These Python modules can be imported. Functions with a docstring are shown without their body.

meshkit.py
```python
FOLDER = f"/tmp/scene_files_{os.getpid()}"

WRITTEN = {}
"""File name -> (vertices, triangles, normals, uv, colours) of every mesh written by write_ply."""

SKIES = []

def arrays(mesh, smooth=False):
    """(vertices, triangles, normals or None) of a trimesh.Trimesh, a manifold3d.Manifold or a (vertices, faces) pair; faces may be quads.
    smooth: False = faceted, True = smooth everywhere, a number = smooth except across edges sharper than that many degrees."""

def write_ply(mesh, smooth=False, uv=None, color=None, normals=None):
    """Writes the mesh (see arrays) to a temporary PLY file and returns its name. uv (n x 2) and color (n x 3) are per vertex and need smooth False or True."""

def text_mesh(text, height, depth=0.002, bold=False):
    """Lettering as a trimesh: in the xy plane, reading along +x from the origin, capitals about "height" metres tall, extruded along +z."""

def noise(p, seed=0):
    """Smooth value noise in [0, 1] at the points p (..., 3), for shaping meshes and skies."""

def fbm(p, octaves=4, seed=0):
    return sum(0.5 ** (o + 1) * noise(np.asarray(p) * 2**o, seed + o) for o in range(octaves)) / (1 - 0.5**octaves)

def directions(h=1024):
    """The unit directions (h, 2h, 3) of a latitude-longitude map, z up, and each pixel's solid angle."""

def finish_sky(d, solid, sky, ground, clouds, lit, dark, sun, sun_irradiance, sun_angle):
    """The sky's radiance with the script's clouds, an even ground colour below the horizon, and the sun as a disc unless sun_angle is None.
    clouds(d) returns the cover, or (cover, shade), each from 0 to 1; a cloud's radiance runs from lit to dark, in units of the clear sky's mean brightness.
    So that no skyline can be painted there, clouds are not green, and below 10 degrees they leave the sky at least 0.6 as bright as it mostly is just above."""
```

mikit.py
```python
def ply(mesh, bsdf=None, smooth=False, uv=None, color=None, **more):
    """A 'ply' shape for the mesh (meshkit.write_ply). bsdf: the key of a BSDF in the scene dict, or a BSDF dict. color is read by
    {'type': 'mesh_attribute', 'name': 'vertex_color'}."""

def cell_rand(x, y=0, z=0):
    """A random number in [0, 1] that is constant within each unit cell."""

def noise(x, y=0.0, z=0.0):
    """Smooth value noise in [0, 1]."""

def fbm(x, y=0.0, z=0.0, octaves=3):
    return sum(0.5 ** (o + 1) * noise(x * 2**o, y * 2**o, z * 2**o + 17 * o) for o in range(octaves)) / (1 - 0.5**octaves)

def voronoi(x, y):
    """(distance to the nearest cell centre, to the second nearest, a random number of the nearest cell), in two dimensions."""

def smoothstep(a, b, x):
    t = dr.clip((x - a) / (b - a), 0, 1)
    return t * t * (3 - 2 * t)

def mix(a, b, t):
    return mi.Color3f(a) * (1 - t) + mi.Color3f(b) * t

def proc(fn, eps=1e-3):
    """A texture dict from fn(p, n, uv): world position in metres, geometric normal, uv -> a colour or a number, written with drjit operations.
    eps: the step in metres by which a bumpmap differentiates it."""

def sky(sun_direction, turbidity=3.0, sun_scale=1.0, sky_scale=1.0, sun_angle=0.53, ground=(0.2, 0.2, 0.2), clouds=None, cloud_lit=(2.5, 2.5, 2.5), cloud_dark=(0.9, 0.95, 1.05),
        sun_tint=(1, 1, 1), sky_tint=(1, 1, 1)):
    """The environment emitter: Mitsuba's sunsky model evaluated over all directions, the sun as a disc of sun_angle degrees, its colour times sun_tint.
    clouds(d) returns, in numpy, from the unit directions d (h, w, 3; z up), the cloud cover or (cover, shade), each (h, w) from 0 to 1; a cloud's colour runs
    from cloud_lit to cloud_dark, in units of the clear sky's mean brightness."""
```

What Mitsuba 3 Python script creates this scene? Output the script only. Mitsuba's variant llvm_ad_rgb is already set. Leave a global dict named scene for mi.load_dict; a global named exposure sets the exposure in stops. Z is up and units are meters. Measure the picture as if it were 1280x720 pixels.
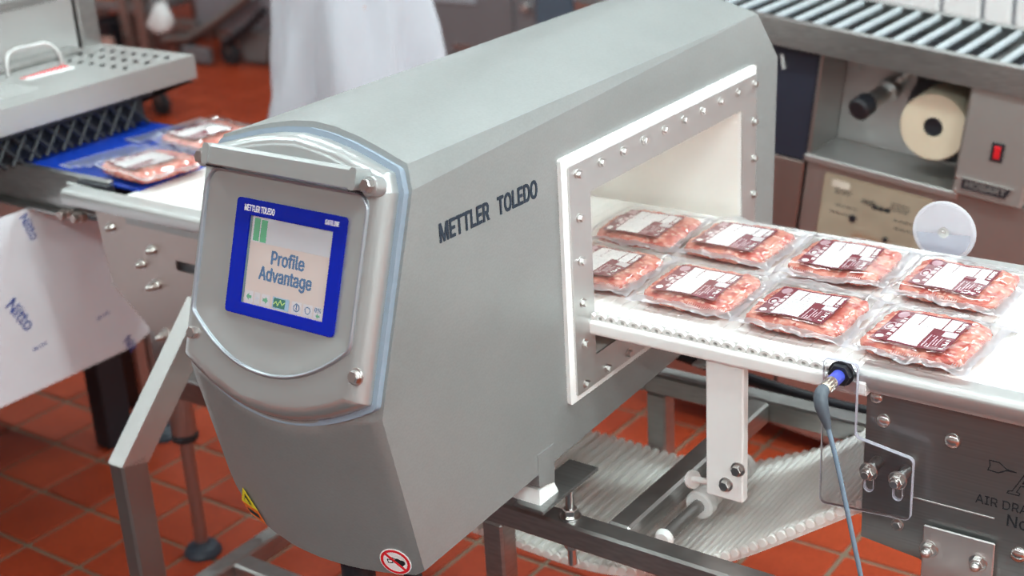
import math, random
import numpy as np, trimesh, manifold3d as m3
import mitsuba as mi, drjit as dr
import mikit, meshkit
from mikit import ply, proc, noise, fbm, voronoi, smoothstep, mix, cell_rand
from shapely.geometry import Polygon, Point, box as sbox
from shapely import affinity

random.seed(7); RNG = np.random.default_rng(7)
T = mi.ScalarTransform4f
scene, labels = {}, {}
A_ = np.array

# ------------------------------------------------------------------ camera, light, exposure
FPX, YAW, PITCH, ROLL = 1778.1, 2.20741242, -0.38387324, -0.05919445
EYE = A_([1.0478, -1.5371, 1.7032])
FWD = A_([math.cos(PITCH) * math.cos(YAW), math.cos(PITCH) * math.sin(YAW), math.sin(PITCH)])
_r = A_([math.sin(YAW), -math.cos(YAW), 0.0]); _u = np.cross(_r, FWD)
RGT = _r * math.cos(ROLL) + _u * math.sin(ROLL); UPV = -_r * math.sin(ROLL) + _u * math.cos(ROLL)
scene['camera'] = {'type': 'thinlens', 'fov': math.degrees(2 * math.atan(640 / FPX)), 'fov_axis': 'x',
                   'aperture_radius': 0.0070, 'focus_distance': 1.9, 'near_clip': 0.05, 'far_clip': 60.0,
                   'to_world': T().look_at(origin=EYE.tolist(), target=(EYE + FWD).tolist(), up=UPV.tolist())}
exposure = 0.12
LAMP = 34.0
ROOM = (-7.5, 4.6, -7.5, 7.0, 3.4)          # x0 x1 y0 y1 height
LAMPS = [(x, y, k) for x, a, f in ((-4.6, .8, .6), (-2.2, .85, .6), (-.1, .7, .7), (1.9, 1.5, 1.7)) for y, k in ((-3.2, f), (-.35, .76 * a), (1.5, .8 * a), (4.1, .3))] + [(3.5, -1.7, 1.5), (3.5, .9, 1.3)]  # front row and right-hand pair are added fill for forward and right faces

# ------------------------------------------------------------------ materials
def rgb(*c): return {'type': 'rgb', 'value': list(c if len(c) == 3 else (c[0],) * 3)}
def pr(col, rough=0.5, metal=0.0, **k):
    return {'type': 'principled', 'base_color': col if isinstance(col, dict) else rgb(*col), 'roughness': rough, 'metallic': metal, **k}
def mat(name, d, two=True):
    scene['mat_' + name] = {'type': 'twosided', 'bsdf': d} if two else d
    return 'mat_' + name
def f_blast(p, n, uv):
    a = fbm(p.x * 9, p.y * 9, p.z * 9); b = noise(p.x * 420, p.y * 420, p.z * 420)
    return mix((.28, .295, .29), (.325, .335, .33), a) * (0.96 + 0.08 * b)
def f_brush(p, n, uv):
    s = noise(p.x * 60, p.y * 60, p.z * 260); c = fbm(p.x * 9, p.y * 9, p.z * 9)
    return mi.Color3f(.43, .43, .42) * (0.74 + 0.22 * s + 0.28 * c)
M_BLAST = mat('blast', pr(proc(f_blast), .42, .42))
M_BRUSH = mat('brush', pr(proc(f_brush), .33, .95))
def f_plate(p, n, uv):
    return mi.Color3f(.285, .29, .285) * (.85 + .2 * noise(p.x * 14, p.y * 300, p.z * 420) + .15 * fbm(p.x * 9, p.y * 9, p.z * 9))
M_PLATE = mat('plate', pr(proc(f_plate), .3, .85))
M_SOFT = mat('soft', pr((.62, .62, .61), .42, .9))
M_COVER = mat('cover', pr((.47, .49, .485), .30, .66))
M_BOLT = mat('bolt', pr((.66, .65, .63), .2, 1.0))
M_DARKST = mat('darksteel', pr((.33, .32, .31), .38, .9))
M_GASKET = mat('gasket', pr((.25, .305, .37), .5, specular=.3))
M_LIP = mat('lip', pr((.42, .45, .49), .25, .7))
M_WHITE = mat('uhmw', pr((.88, .88, .86), .38))
M_LINER = mat('liner', pr((.88, .85, .80), .5))
M_BELT = mat('beltlink', pr((.76, .755, .73), .5))
M_RIB = mat('beltrib', pr((.90, .89, .85), .5))
M_BLUE = mat('bezel', pr((.003, .014, .33), .35, specular=.2))
M_INK = mat('ink', pr((.018, .02, .024), .75, specular=.15))
M_LOGO = mat('logo', pr((.035, .045, .062), .8, specular=.1))
M_LETW = mat('letters', pr((.9, .9, .92), .5))
M_RUB = mat('rubber', pr((.018, .02, .024), .5))
M_PADF = mat('foot_pad', pr((.02, .03, .045), .45))
M_GROUT = mat('grout', pr((.17, .12, .08), .75))
def f_tile(p, n, uv):
    k = cell_rand(dr.floor((p.x + 1.196) / .178), dr.floor((p.y - .057) / .178), 5)
    a = fbm(p.x * 14, p.y * 14, p.z); b = noise(p.x * 260, p.y * 260, p.z)
    return mix((.265, .032, .011), (.365, .053, .018), .55 * k + .45 * a) * (.9 + .18 * b)
M_TILE = mat('tile', pr(proc(f_tile), .48, specular=.18))
def f_meat(p, n, uv):
    d1, d2, w = voronoi(p.x * 120 + noise(p.x * 60, p.y * 60, p.z * 60) * 2, p.y * 120 + p.z * 90)
    a = fbm(p.x * 70, p.y * 70, p.z * 70); b = noise(p.x * 330, p.y * 330, p.z * 330)
    c = mix((.43, .075, .055), (.62, .24, .18), smoothstep(.3, .7, a))
    c = mix(c, (.76, .47, .39), smoothstep(.5, .9, w) * smoothstep(.55, .15, d1))
    return mix(c, (.26, .028, .024), .6 * smoothstep(.72, .9, b * .5 + (1 - a) * .6))
M_MEAT = mat('meat', pr(proc(f_meat), .3, specular=.6))
def f_label(p, n, uv):
    u, v = uv.x, uv.y
    def rect(a, b, c, d): return (u > a) & (u < b) & (v > c) & (v < d)
    def disc(x, y, r, s=1.0): return dr.square(u - x) + dr.square((v - y) * s) < r * r
    W, Mr, Pk = mi.Color3f(.70, .685, .69), mi.Color3f(.17, .018, .034), mi.Color3f(.52, .36, .40)
    rowt = noise(u * 70, dr.floor(v * 46)) > .52
    colt = noise(dr.floor(u * 52), v * 60) > .5
    c = mi.Color3f(Mr)
    c = dr.select(rect(.225, .40, .62, .965) | rect(.415, .715, .62, .965) | rect(.735, .885, .60, .965) | rect(.225, .625, .035, .615), W, c)
    txt = (rect(.25, .38, .66, .94) | rect(.44, .69, .66, .94) | rect(.755, .865, .64, .94) | rect(.26, .60, .08, .57)) & (dr.abs(v * 23 - dr.floor(v * 23) - .5) < .28) & rowt
    c = dr.select(txt, mi.Color3f(.52, .48, .49), c)
    c = dr.select(rect(.65, .86, .06, .42) & (dr.abs(u * 26 - dr.floor(u * 26) - .5) < .24) & (noise(dr.floor(u * 26), v * 9) > .28), Pk, c)
    c = dr.select(rect(.79, .975, .44, .59), mi.Color3f(.55, .50, .52), c)
    c = dr.select((rect(.905, .965, .64, .94) | rect(.895, .955, .06, .36)) & (noise(u * 8, dr.floor(v * 30)) > .3), W, c)
    c = dr.select(rect(.145, .205, .12, .78) & (noise(u * 6, dr.floor(v * 24)) > .22), mi.Color3f(.68, .58, .6), c)
    c = dr.select(disc(.10, .87, .075, .75), mi.Color3f(.44, .27, .31), c)
    c = dr.select(disc(.085, .47, .072, .55), Pk, c); c = dr.select(disc(.082, .47, .055, .55), Mr, c)
    c = dr.select(disc(.09, .455, .034, .6), W, c)
    return dr.select(disc(.085, .115, .052, .9), mi.Color3f(.8, .78, .78), c)
M_LABEL = mat('label', pr(proc(f_label), .35))
M_FILM = mat('film', {'type': 'thindielectric', 'int_ior': 1.6}, False)
M_FLANGE = mat('film_flange', {'type': 'principledthin', 'base_color': rgb(.86, .86, .89), 'roughness': .14, 'spec_trans': .72, 'diff_trans': 1.1, 'eta': 1.6}, False)
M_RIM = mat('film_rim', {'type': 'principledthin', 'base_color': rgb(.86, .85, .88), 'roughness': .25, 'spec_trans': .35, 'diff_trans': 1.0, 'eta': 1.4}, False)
M_ACRYL = mat('acrylic', {'type': 'dielectric', 'int_ior': 1.49, 'specular_transmittance': rgb(.97, .97, .985)}, False)
M_EDGE = mat('sawn_edge', {'type': 'principledthin', 'base_color': rgb(.66, .65, .72), 'roughness': .35, 'spec_trans': .05, 'diff_trans': .8, 'eta': 1.4}, False)
M_FROST = mat('frosted', {'type': 'principledthin', 'base_color': rgb(.86, .86, .90), 'roughness': .35, 'spec_trans': .25, 'diff_trans': 1.2, 'eta': 1.45}, False)
M_SBLUE = mat('sensor_blue', pr((.05, .07, .42), .35))
M_CREAM = mat('cream', pr((.66, .58, .44), .4))
M_CABLE = mat('cable', pr((.075, .092, .112), .45))
M_CABLE2 = mat('cable_light', pr((.16, .22, .285), .45))
M_COAT = mat('coat', pr((.60, .62, .68), .8))
M_SKIN = mat('skin', pr((.62, .36, .27), .5))
M_TROU = mat('trousers', pr((.12, .13, .16), .8))
M_BBELT = mat('blue_belt', pr((.006, .045, .40), .33))
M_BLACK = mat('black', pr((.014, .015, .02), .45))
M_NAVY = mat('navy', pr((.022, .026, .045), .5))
M_PAPER = mat('paper_roll', pr((.74, .64, .48), .6))
def f_plaque(p, n, uv):
    a = fbm(p.x * 16, p.y * 3, p.z * 22); s = smoothstep(.36, .2, uv.y) * smoothstep(.28, .4, uv.x) * smoothstep(.75, .5, uv.x)
    c = mix((.33, .275, .20), (.44, .375, .28), a)
    return mix(c, (.28, .09, .02), .85 * s * smoothstep(.35, .6, fbm(p.x * 45, p.y, p.z * 45)))
M_PLAQ = mat('plaque', pr(proc(f_plaque), .5))
M_RED = mat('red', pr((.72, .02, .03), .35))
M_YEL = mat('yellow', pr((.72, .62, .03), .45))
M_ORA = mat('orange', pr((.70, .14, .02), .45))
M_GREEN = mat('green', pr((.11, .36, .20), .5))
M_SIGNW = mat('sign_white', pr((.86, .86, .86), .45))
M_WALL = mat('wall', pr((.74, .75, .75), .6))
M_CEIL = mat('ceiling', pr((.82, .82, .81), .8))
M_GREYW = mat('grey_batten', pr((.34, .37, .40), .6))
M_GREYC = mat('grey_cabinet', pr((.20, .20, .215), .45, .3))
M_BLUEG = mat('blue_grey', pr((.075, .11, .15), .45))
M_SHEET = mat('sheet', pr((.84, .84, .89), .4))
M_INKB = mat('ink_blue', pr((.05, .08, .32), .5))
M_ROLLER = mat('roller', pr((.50, .55, .58), .33, .55))
M_PANEL = mat('panel', pr((.44, .425, .405), .4, .6))
M_STAIN = mat('lower_panel', pr((.47, .41, .385), .38, .8))
M_BROWN = mat('brown_steel', pr((.44, .36, .33), .36, .9))
M_LENS = mat('lamp_face', {'type': 'diffuse', 'reflectance': rgb(.6)}, True)
def glow(r, g, b, k): return {'type': 'area', 'radiance': rgb(r * k, g * k, b * k)}

# ------------------------------------------------------------------ builders
def cat(*ms): return trimesh.util.concatenate([m for m in ms if m is not None])
def hull(pts): return trimesh.convex.convex_hull(np.asarray(pts, float))
def bx(x0, x1, y0, y1, z0, z1, b=0.0015):
    b = min(b, .45 * min(abs(x1 - x0), abs(y1 - y0), abs(z1 - z0)))
    if b <= 0:
        return trimesh.creation.box(bounds=[[x0, y0, z0], [x1, y1, z1]])
    pts = []
    for x, sx in ((x0, 1), (x1, -1)):
        for y, sy in ((y0, 1), (y1, -1)):
            for z, sz in ((z0, 1), (z1, -1)):
                pts += [(x + sx * b, y + sy * b, z), (x + sx * b, y, z + sz * b), (x, y + sy * b, z + sz * b)]
    return hull(pts)
def frame(d, up=None):
    d = np.asarray(d, float) / np.linalg.norm(d)
    up = A_(up if up is not None else ([0, 0, 1] if abs(d[2]) < .9 else [1, 0, 0]), float)
    a = np.cross(up, d); a /= np.linalg.norm(a)
    return a, np.cross(d, a), d
def lathe(p, d, prof, n=24, up=None):
    """prof: (distance along d, radius) rows; closed where the radius is 0"""
    a, b, d = frame(d, up); p = np.asarray(p, float)
    t = np.arange(n) * 2 * np.pi / n; ring = np.cos(t)[:, None] * a + np.sin(t)[:, None] * b
    V = np.vstack([p + d * s + ring * max(r, 1e-5) for s, r in prof]); k = len(prof); F = []
    for i in range(k - 1):
        j = np.arange(n); q = (j + 1) % n
        F += [np.stack([i * n + j, i * n + q, (i + 1) * n + q], 1), np.stack([i * n + j, (i + 1) * n + q, (i + 1) * n + j], 1)]
    return trimesh.Trimesh(V, np.vstack(F), process=False)
def cyl(p0, p1, r, n=16, c=0.0):
    p0, p1 = A_(p0, float), A_(p1, float); L = np.linalg.norm(p1 - p0)
    c = c or .12 * min(r, L)
    return lathe(p0, p1 - p0, [(0, 0), (0, r - c), (c, r), (L - c, r), (L, r - c), (L, 0)], n)
def tube(pts, r, n=10):
    pts = A_(pts, float); t = np.gradient(pts, axis=0); t /= np.linalg.norm(t, axis=1, keepdims=True)
    a, b, _ = frame(t[0]); V = []; an = np.arange(n) * 2 * np.pi / n
    rr = np.broadcast_to(r, (len(pts),))
    for i in range(len(pts)):
        a = a - t[i] * (a @ t[i]); a /= np.linalg.norm(a); b = np.cross(t[i], a)
        V.append(pts[i] + rr[i] * (np.cos(an)[:, None] * a + np.sin(an)[:, None] * b))
    V = np.vstack(V); F = []; j = np.arange(n); q = (j + 1) % n
    for i in range(len(pts) - 1):
        F += [np.stack([i * n + j, i * n + q, (i + 1) * n + q], 1), np.stack([i * n + j, (i + 1) * n + q, (i + 1) * n + j], 1)]
    k = len(V); V = np.vstack([V, pts[0], pts[-1]]); e = (len(pts) - 1) * n
    F += [np.stack([q, j, j * 0 + k], 1), np.stack([e + j, e + q, j * 0 + k + 1], 1)]
    return trimesh.Trimesh(V, np.vstack(F), process=False)
def spline(pts, n=40):
    from scipy.interpolate import CubicSpline
    pts = A_(pts, float); s = np.r_[0, np.cumsum(np.linalg.norm(np.diff(pts, axis=0), axis=1))]
    return CubicSpline(s, pts)(np.linspace(0, s[-1], n))
def put(m, o, a, b, c):
    """mesh coordinates x,y,z -> o + x a + y b + z c"""
    m = m.copy(); V = np.asarray(m.vertices)
    m.vertices = A_(o, float) + V[:, :1] * A_(a, float) + V[:, 1:2] * A_(b, float) + V[:, 2:3] * A_(c, float)
    if np.dot(np.cross(a, b), c) < 0: m.faces = np.asarray(m.faces)[:, ::-1]
    return m
def prism(poly, h, o=(0, 0, 0), a=(1, 0, 0), b=(0, 1, 0), c=(0, 0, 1), z0=0.0):
    if not isinstance(poly, Polygon) and not hasattr(poly, 'geoms'): poly = Polygon(poly)
    ms = [trimesh.creation.extrude_polygon(g, h, engine='earcut') for g in getattr(poly, 'geoms', [poly])]
    m = cat(*ms); m.apply_translation([0, 0, z0]); return put(m, o, a, b, c)
def rrect(x0, x1, y0, y1, r): return sbox(x0 + r, y0 + r, x1 - r, y1 - r).buffer(r, quad_segs=5)
def words(text, o, a, b, width=None, height=.02, depth=.0006, bold=True):
    a, b = A_(a, float), A_(b, float); m = meshkit.text_mesh(text, height, depth, bold)
    if width: m.apply_scale([width / (m.bounds[1][0] - m.bounds[0][0]), 1, 1])
    m.apply_translation([-m.bounds[0][0], 0, 0])
    return put(m, o, a, b, np.cross(a, b))
def heavy(m, *shifts):
    out = [m]
    for d in shifts:
        q = m.copy(); q.apply_translation(d); out.append(q)
    return cat(*out)
def to_man(m):
    m = m.copy(); m.merge_vertices()
    return m3.Manifold(m3.Mesh(np.asarray(m.vertices, np.float32), np.asarray(m.faces, np.uint32)))
def from_man(M):
    q = M.to_mesh(); return trimesh.Trimesh(q.vert_properties[:, :3], q.tri_verts, process=False)

COUNT = {}
def num(base):
    k = COUNT.get(base, 0); COUNT[base] = k + 1
    return base if k == 0 else f'{base}_{k:03d}'
def thing(name, label, category, group=None, kind=None):
    k = num(name); labels[k] = {'label': label, 'category': category}
    if group: labels[k]['group'] = group
    if kind: labels[k]['kind'] = kind
    return k
def part(holder, name, m, b, smooth=30, label=None, kind=None, **kw):
    k = num(f'{holder}__{name}')
    scene[k] = m if isinstance(m, dict) else ply(m, b, smooth=smooth, **kw)
    if label or kind: labels[k] = {**({'label': label} if label else {}), **({'kind': kind} if kind else {})}
    return k
def struct(name, m, b, label, smooth=False, **kw):
    scene[name] = ply(m, b, smooth=smooth, **kw); labels[name] = {'label': label, 'kind': 'structure'}
    return name
def bolt(p, d, r=.008, h=.006, dome=False, washer=True):
    """washer, hexagon head or domed nut, standing on p along d"""
    ms = []; s = 0
    if washer: ms.append(lathe(p, d, [(0, 0), (0, r * 1.45), (r * .25, r * 1.45), (r * .3, r * 1.35), (r * .3, 0)], 20)); s = r * .3
    ms.append(lathe(p, d, [(s, 0), (s, r * 1.1), (s + h * .85, r * 1.1), (s + h, r * .95), (s + h, 0)], 6)); s += h
    if dome:
        ms.append(lathe(p, d, [(s, r * .95)] + [(s + r * 1.1 * math.sin(t), r * .86 * math.cos(t)) for t in np.linspace(0, 1.5, 7)] + [(s + r * 1.1, 0)], 18))
    return cat(*ms)
def domehead(p, d, r):
    return lathe(p, d, [(0, 0), (0, r)] + [(.15 * r + r * .55 * math.sin(t), r * math.cos(t)) for t in np.linspace(0, 1.5, 8)] + [(r * .7, 0)], 22)

# ------------------------------------------------------------------ the room
X0, X1, Y0, Y1, HT = ROOM
struct('floor', bx(X0, X1, Y0, Y1, -.12, -.0045, 0), M_GROUT, 'brown red quarry tile floor with sandy grout joints')
struct('ceiling', bx(X0, X1, Y0, Y1, HT, HT + .1, 0), M_CEIL, 'white ceiling above the processing room')
struct('wall_left', bx(X0 - .1, X0, Y0, Y1, 0, HT, 0), M_WALL, 'white wall at the left end of the room')
struct('wall_right', bx(X1, X1 + .1, Y0, Y1, 0, HT, 0), M_WALL, 'white wall at the right end of the room')
struct('wall_back', bx(X0, X1, Y1, Y1 + .1, 0, HT, 0), M_WALL, 'white wall at the back of the room')
struct('wall_front', bx(X0, X1, Y0 - .1, Y0, 0, HT, 0), M_WALL, 'white wall behind the camera')
def project(P):
    d = np.asarray(P, float) - EYE; z = d @ FWD
    return 640 + FPX * (d @ RGT) / z, 360 - FPX * (d @ UPV) / z, z
PITCHT = .178
tiles = []
for i in range(-37, 46):
    for j in range(-47, 38):
        c = A_([-1.196 + (i + .5) * PITCHT, .057 + (j + .5) * PITCHT, 0.0])
        if not (X0 + .1 < c[0] < X1 - .1 and Y0 + .1 < c[1] < Y1 - .1): continue
        px, py, z = project(c)
        seen = z > .5 and -40 < px < 1320 and -40 < py < 760 and not (560 < px < 960 and py < 300)
        tiles.append((0 if seen else 1, np.linalg.norm(c - EYE), c))
tiles.sort(key=lambda t: (t[0], t[1]))
g = .0055
tdict = ply(bx(-PITCHT / 2 + g, PITCHT / 2 - g, -PITCHT / 2 + g, PITCHT / 2 - g, -.009, 0, .0028), M_TILE)
far = []
for k, (hid, _, c) in enumerate(tiles):
    dz = RNG.uniform(-.0006, .0006); a = RNG.normal(0, .25)
    if k < 298 and not hid:
        part('floor', 'tile', {**tdict, 'to_world': T().translate([c[0], c[1], dz]).rotate([0, 0, 1], a)}, None)
    else:
        far.append(bx(c[0] - PITCHT / 2 + g, c[0] + PITCHT / 2 - g, c[1] - PITCHT / 2 + g, c[1] + PITCHT / 2 - g, -.009, dz, 0))
part('floor', 'far_tiles', cat(*far), M_TILE, False, kind='stuff')
# white partition with grey battens behind the roller conveyor
struct('wall_partition', bx(-.62, 3.2, 2.42, 2.47, 0, 1.9, 0), M_GREYW, 'white panelled partition behind the roller conveyor')
edges = [-.60, -.31, -.194, -.108, .02, .25, .50, .75, 1.0, 1.3, 1.6, 2.0, 2.4, 2.8, 3.18]
for a, b in zip(edges[:-1], edges[1:]):
    part('wall_partition', 'panel', bx(a + .007, b - .007, 2.398, 2.42, .05, 1.88, .004), M_WALL)
for x, y, kk in LAMPS:
    k = thing('ceiling_light', 'long white fluorescent ceiling fixture with glowing face, front and right ones added as unseen fill', 'ceiling light', 'fluorescent fixtures on the ceiling')
    part(k, 'housing', bx(x - .68, x + .68, y - .2, y + .2, HT - .07, HT - .001, .01), M_WALL)
    m = trimesh.Trimesh([[x - .62, y - .15, HT - .072], [x + .62, y - .15, HT - .072], [x + .62, y + .15, HT - .072], [x - .62, y + .15, HT - .072]], [[0, 2, 1], [0, 3, 2]], process=False)
    k2 = part(k, 'diffuser', m, M_LENS, False); scene[k2]['emitter'] = glow(.82, 1.0, 1.01, LAMP * kk)

FM = thing('floor_mat', 'black rubber standing mat on the tiles in front of the metal detector', 'mat')
part(FM, 'mat', bx(-1.75, 1.2, -1.8, -.5, 0, .012, .004), M_RUB, False)
part(FM, 'rib', cat(*[bx(-1.7, 1.15, -1.76 + .04 * i, -1.745 + .04 * i, .011, .015, .001) for i in range(31)]), M_RUB, False, kind='stuff')

# ------------------------------------------------------------------ metal detector
MD = thing('metal_detector', 'large grey stainless metal detector head with tilted blue framed display and tunnel opening', 'metal detector')
CX = -.167
FB = A_([0, -.399, .92]); FV = A_([0, .328, .945]); FV /= np.linalg.norm(FV); FX = A_([1.0, 0, 0]); FN = np.cross(FX, FV)   # front face: x along FX, v up FV, outwards FN
def FP(x, v, off=0): return FB + FX * x + FV * v + FN * off
arch = [(CX + s * dx, v) for s in (1, -1) for dx, v in ((.167, .28), (.155, .31), (.129, .318), (.103, .326), (.073, .334), (.036, .341), (0, .344))]
knee = [(CX + dx, -.054 * (1 - (dx / .167) ** 2)) for dx in np.linspace(-.167, .167, 17)]
face = Polygon(hull([(x, v, 0) for x, v in arch + knee] + [(0, 0, 1)]).vertices[:, :2]).convex_hull if False else Polygon(arch + knee).convex_hull
low = [(0, .676), (-.013, .667), (-.06, .662), (-.111, .659), (-.163, .658), (-.208, .660), (-.258, .668), (-.29, .679), (-.315, .694), (-.330, .716), (-.334, .74)]
def ylow(x, z): return -.399 + (.92 - z) * .213 - .0287 * (1 - ((x - CX) / .167) ** 2)
pts = [FP(x, v) for x, v in arch + knee]
for x, z in low: pts.append((x, ylow(x, z), z))
for x in np.linspace(-.334, 0, 17):                     # the bulged nose between knee and lower edge
    zl = np.interp(x, [p[0] for p in low][::-1], [p[1] for p in low][::-1])
    for z in np.linspace(zl, .9, 7): pts.append((x, ylow(x, z) + (.002 if z > .86 else 0), z))
for x, z in low: pts.append((x, .655, z + .045))
for x, v in arch:
    z = FP(x, v)[2]; pts.append((x, .634, z) if abs(x - CX) < .16 else (x, .689 if True else 0, 1.128))
pts += [(0, .676, .80), (-.334, .676, .80)]
body = to_man(hull(pts))
TUN = (.054, .551, .808, 1.085)
body = body - to_man(bx(-.5, .2, TUN[0], TUN[1], TUN[2], TUN[3], 0))
part(MD, 'housing', from_man(body), M_BLAST, 13)
ty0, ty1, tz0, tz1 = .066, .539, .820, 1.073
lin = to_man(bx(-.341, .004, TUN[0], TUN[1], TUN[2], TUN[3], 0)) - to_man(bx(-.5, .2, ty0, ty1, tz0, tz1, 0))
part(MD, 'tunnel_liner', from_man(lin), M_LINER, False, label='white plastic liner of the tunnel')
for side in (1, -1):
    xa, xb, xc = (0, .0065, .0095) if side > 0 else (-.334, -.3405, -.3435)
    hole = sbox(ty0, tz0, ty1, tz1)
    part(MD, 'flange_gasket', prism(rrect(-.001, .5935, .764, 1.1365, .004).difference(hole), xb - xa, (xa, 0, 0), (0, 1, 0), (0, 0, 1), (1, 0, 0)), M_WHITE, False, label='white plastic plate behind the flange')
    fr = part(MD, 'flange_frame', prism(rrect(.0135, .589, .774, 1.1225, .002).difference(hole), xc - xb, (xb, 0, 0), (0, 1, 0), (0, 0, 1), (1, 0, 0)), M_SOFT, False, label='bolted steel frame around the tunnel mouth')
    by = np.linspace(.036, .580, 10); bz = np.linspace(1.107, .785, 6)
    for y, z in [(y, bz[0]) for y in by] + [(y, bz[-1]) for y in by] + [(by[0], z) for z in bz[1:-1]] + [(by[-1], z) for z in bz[1:-1]]:
        part(fr, 'bolt', bolt((xc, y, z), (side, 0, 0), .0052, .0052), M_BOLT)
# front panel
b0 = face.bounds
def fit(poly, x0, x1, v0, v1):
    a = poly.bounds
    return affinity.affine_transform(poly, [(x1 - x0) / (a[2] - a[0]), 0, 0, (v1 - v0) / (a[3] - a[1]), x0 - a[0] * (x1 - x0) / (a[2] - a[0]), v0 - a[1] * (v1 - v0) / (a[3] - a[1])])
seal = fit(face, CX - .163, CX + .163, -.0385, .336).buffer(-.011).buffer(.011, quad_segs=6)
part(MD, 'seal', prism(seal, .0105, FB, FX, FV, FN, z0=-.001), M_GASKET, 30, label='pale blue grey rubber seal around the front cover')
cov = seal.buffer(-.0075)
def layers(poly, prof):
    P = []
    for ins, off in prof:
        q = poly.buffer(-ins) if ins else poly
        P += [FP(x, v, off) for x, v in q.exterior.coords]
    return hull(P)
COV = .036
cover = to_man(layers(cov, [(0, .006), (0, .015), (.002, .023), (.006, .030), (.012, .0345), (.019, COV)]))
lipx = .1375; LC = -.1685
lip = [(LC + s * dx, v) for s in (1, -1) for dx, v in ((lipx, .252), (lipx - .006, .264), (lipx - .018, .270))]
lip += [(LC + dx, .021 + .059 * (abs(dx) / lipx) ** 2.1) for dx in np.linspace(-lipx, lipx, 61)]
lip = Polygon(lip).convex_hull.buffer(-.012).buffer(.012, quad_segs=6)
inner = lip.buffer(-.004)
from shapely.geometry import LineString
def radial(poly, n):
    c = A_(lip.centroid.coords[0]); L = poly.exterior
    return [L.intersection(LineString([c, c + A_([math.cos(t), math.sin(t)])])).coords[0] for t in np.linspace(0, 2 * np.pi, n, endpoint=False)]
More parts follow.
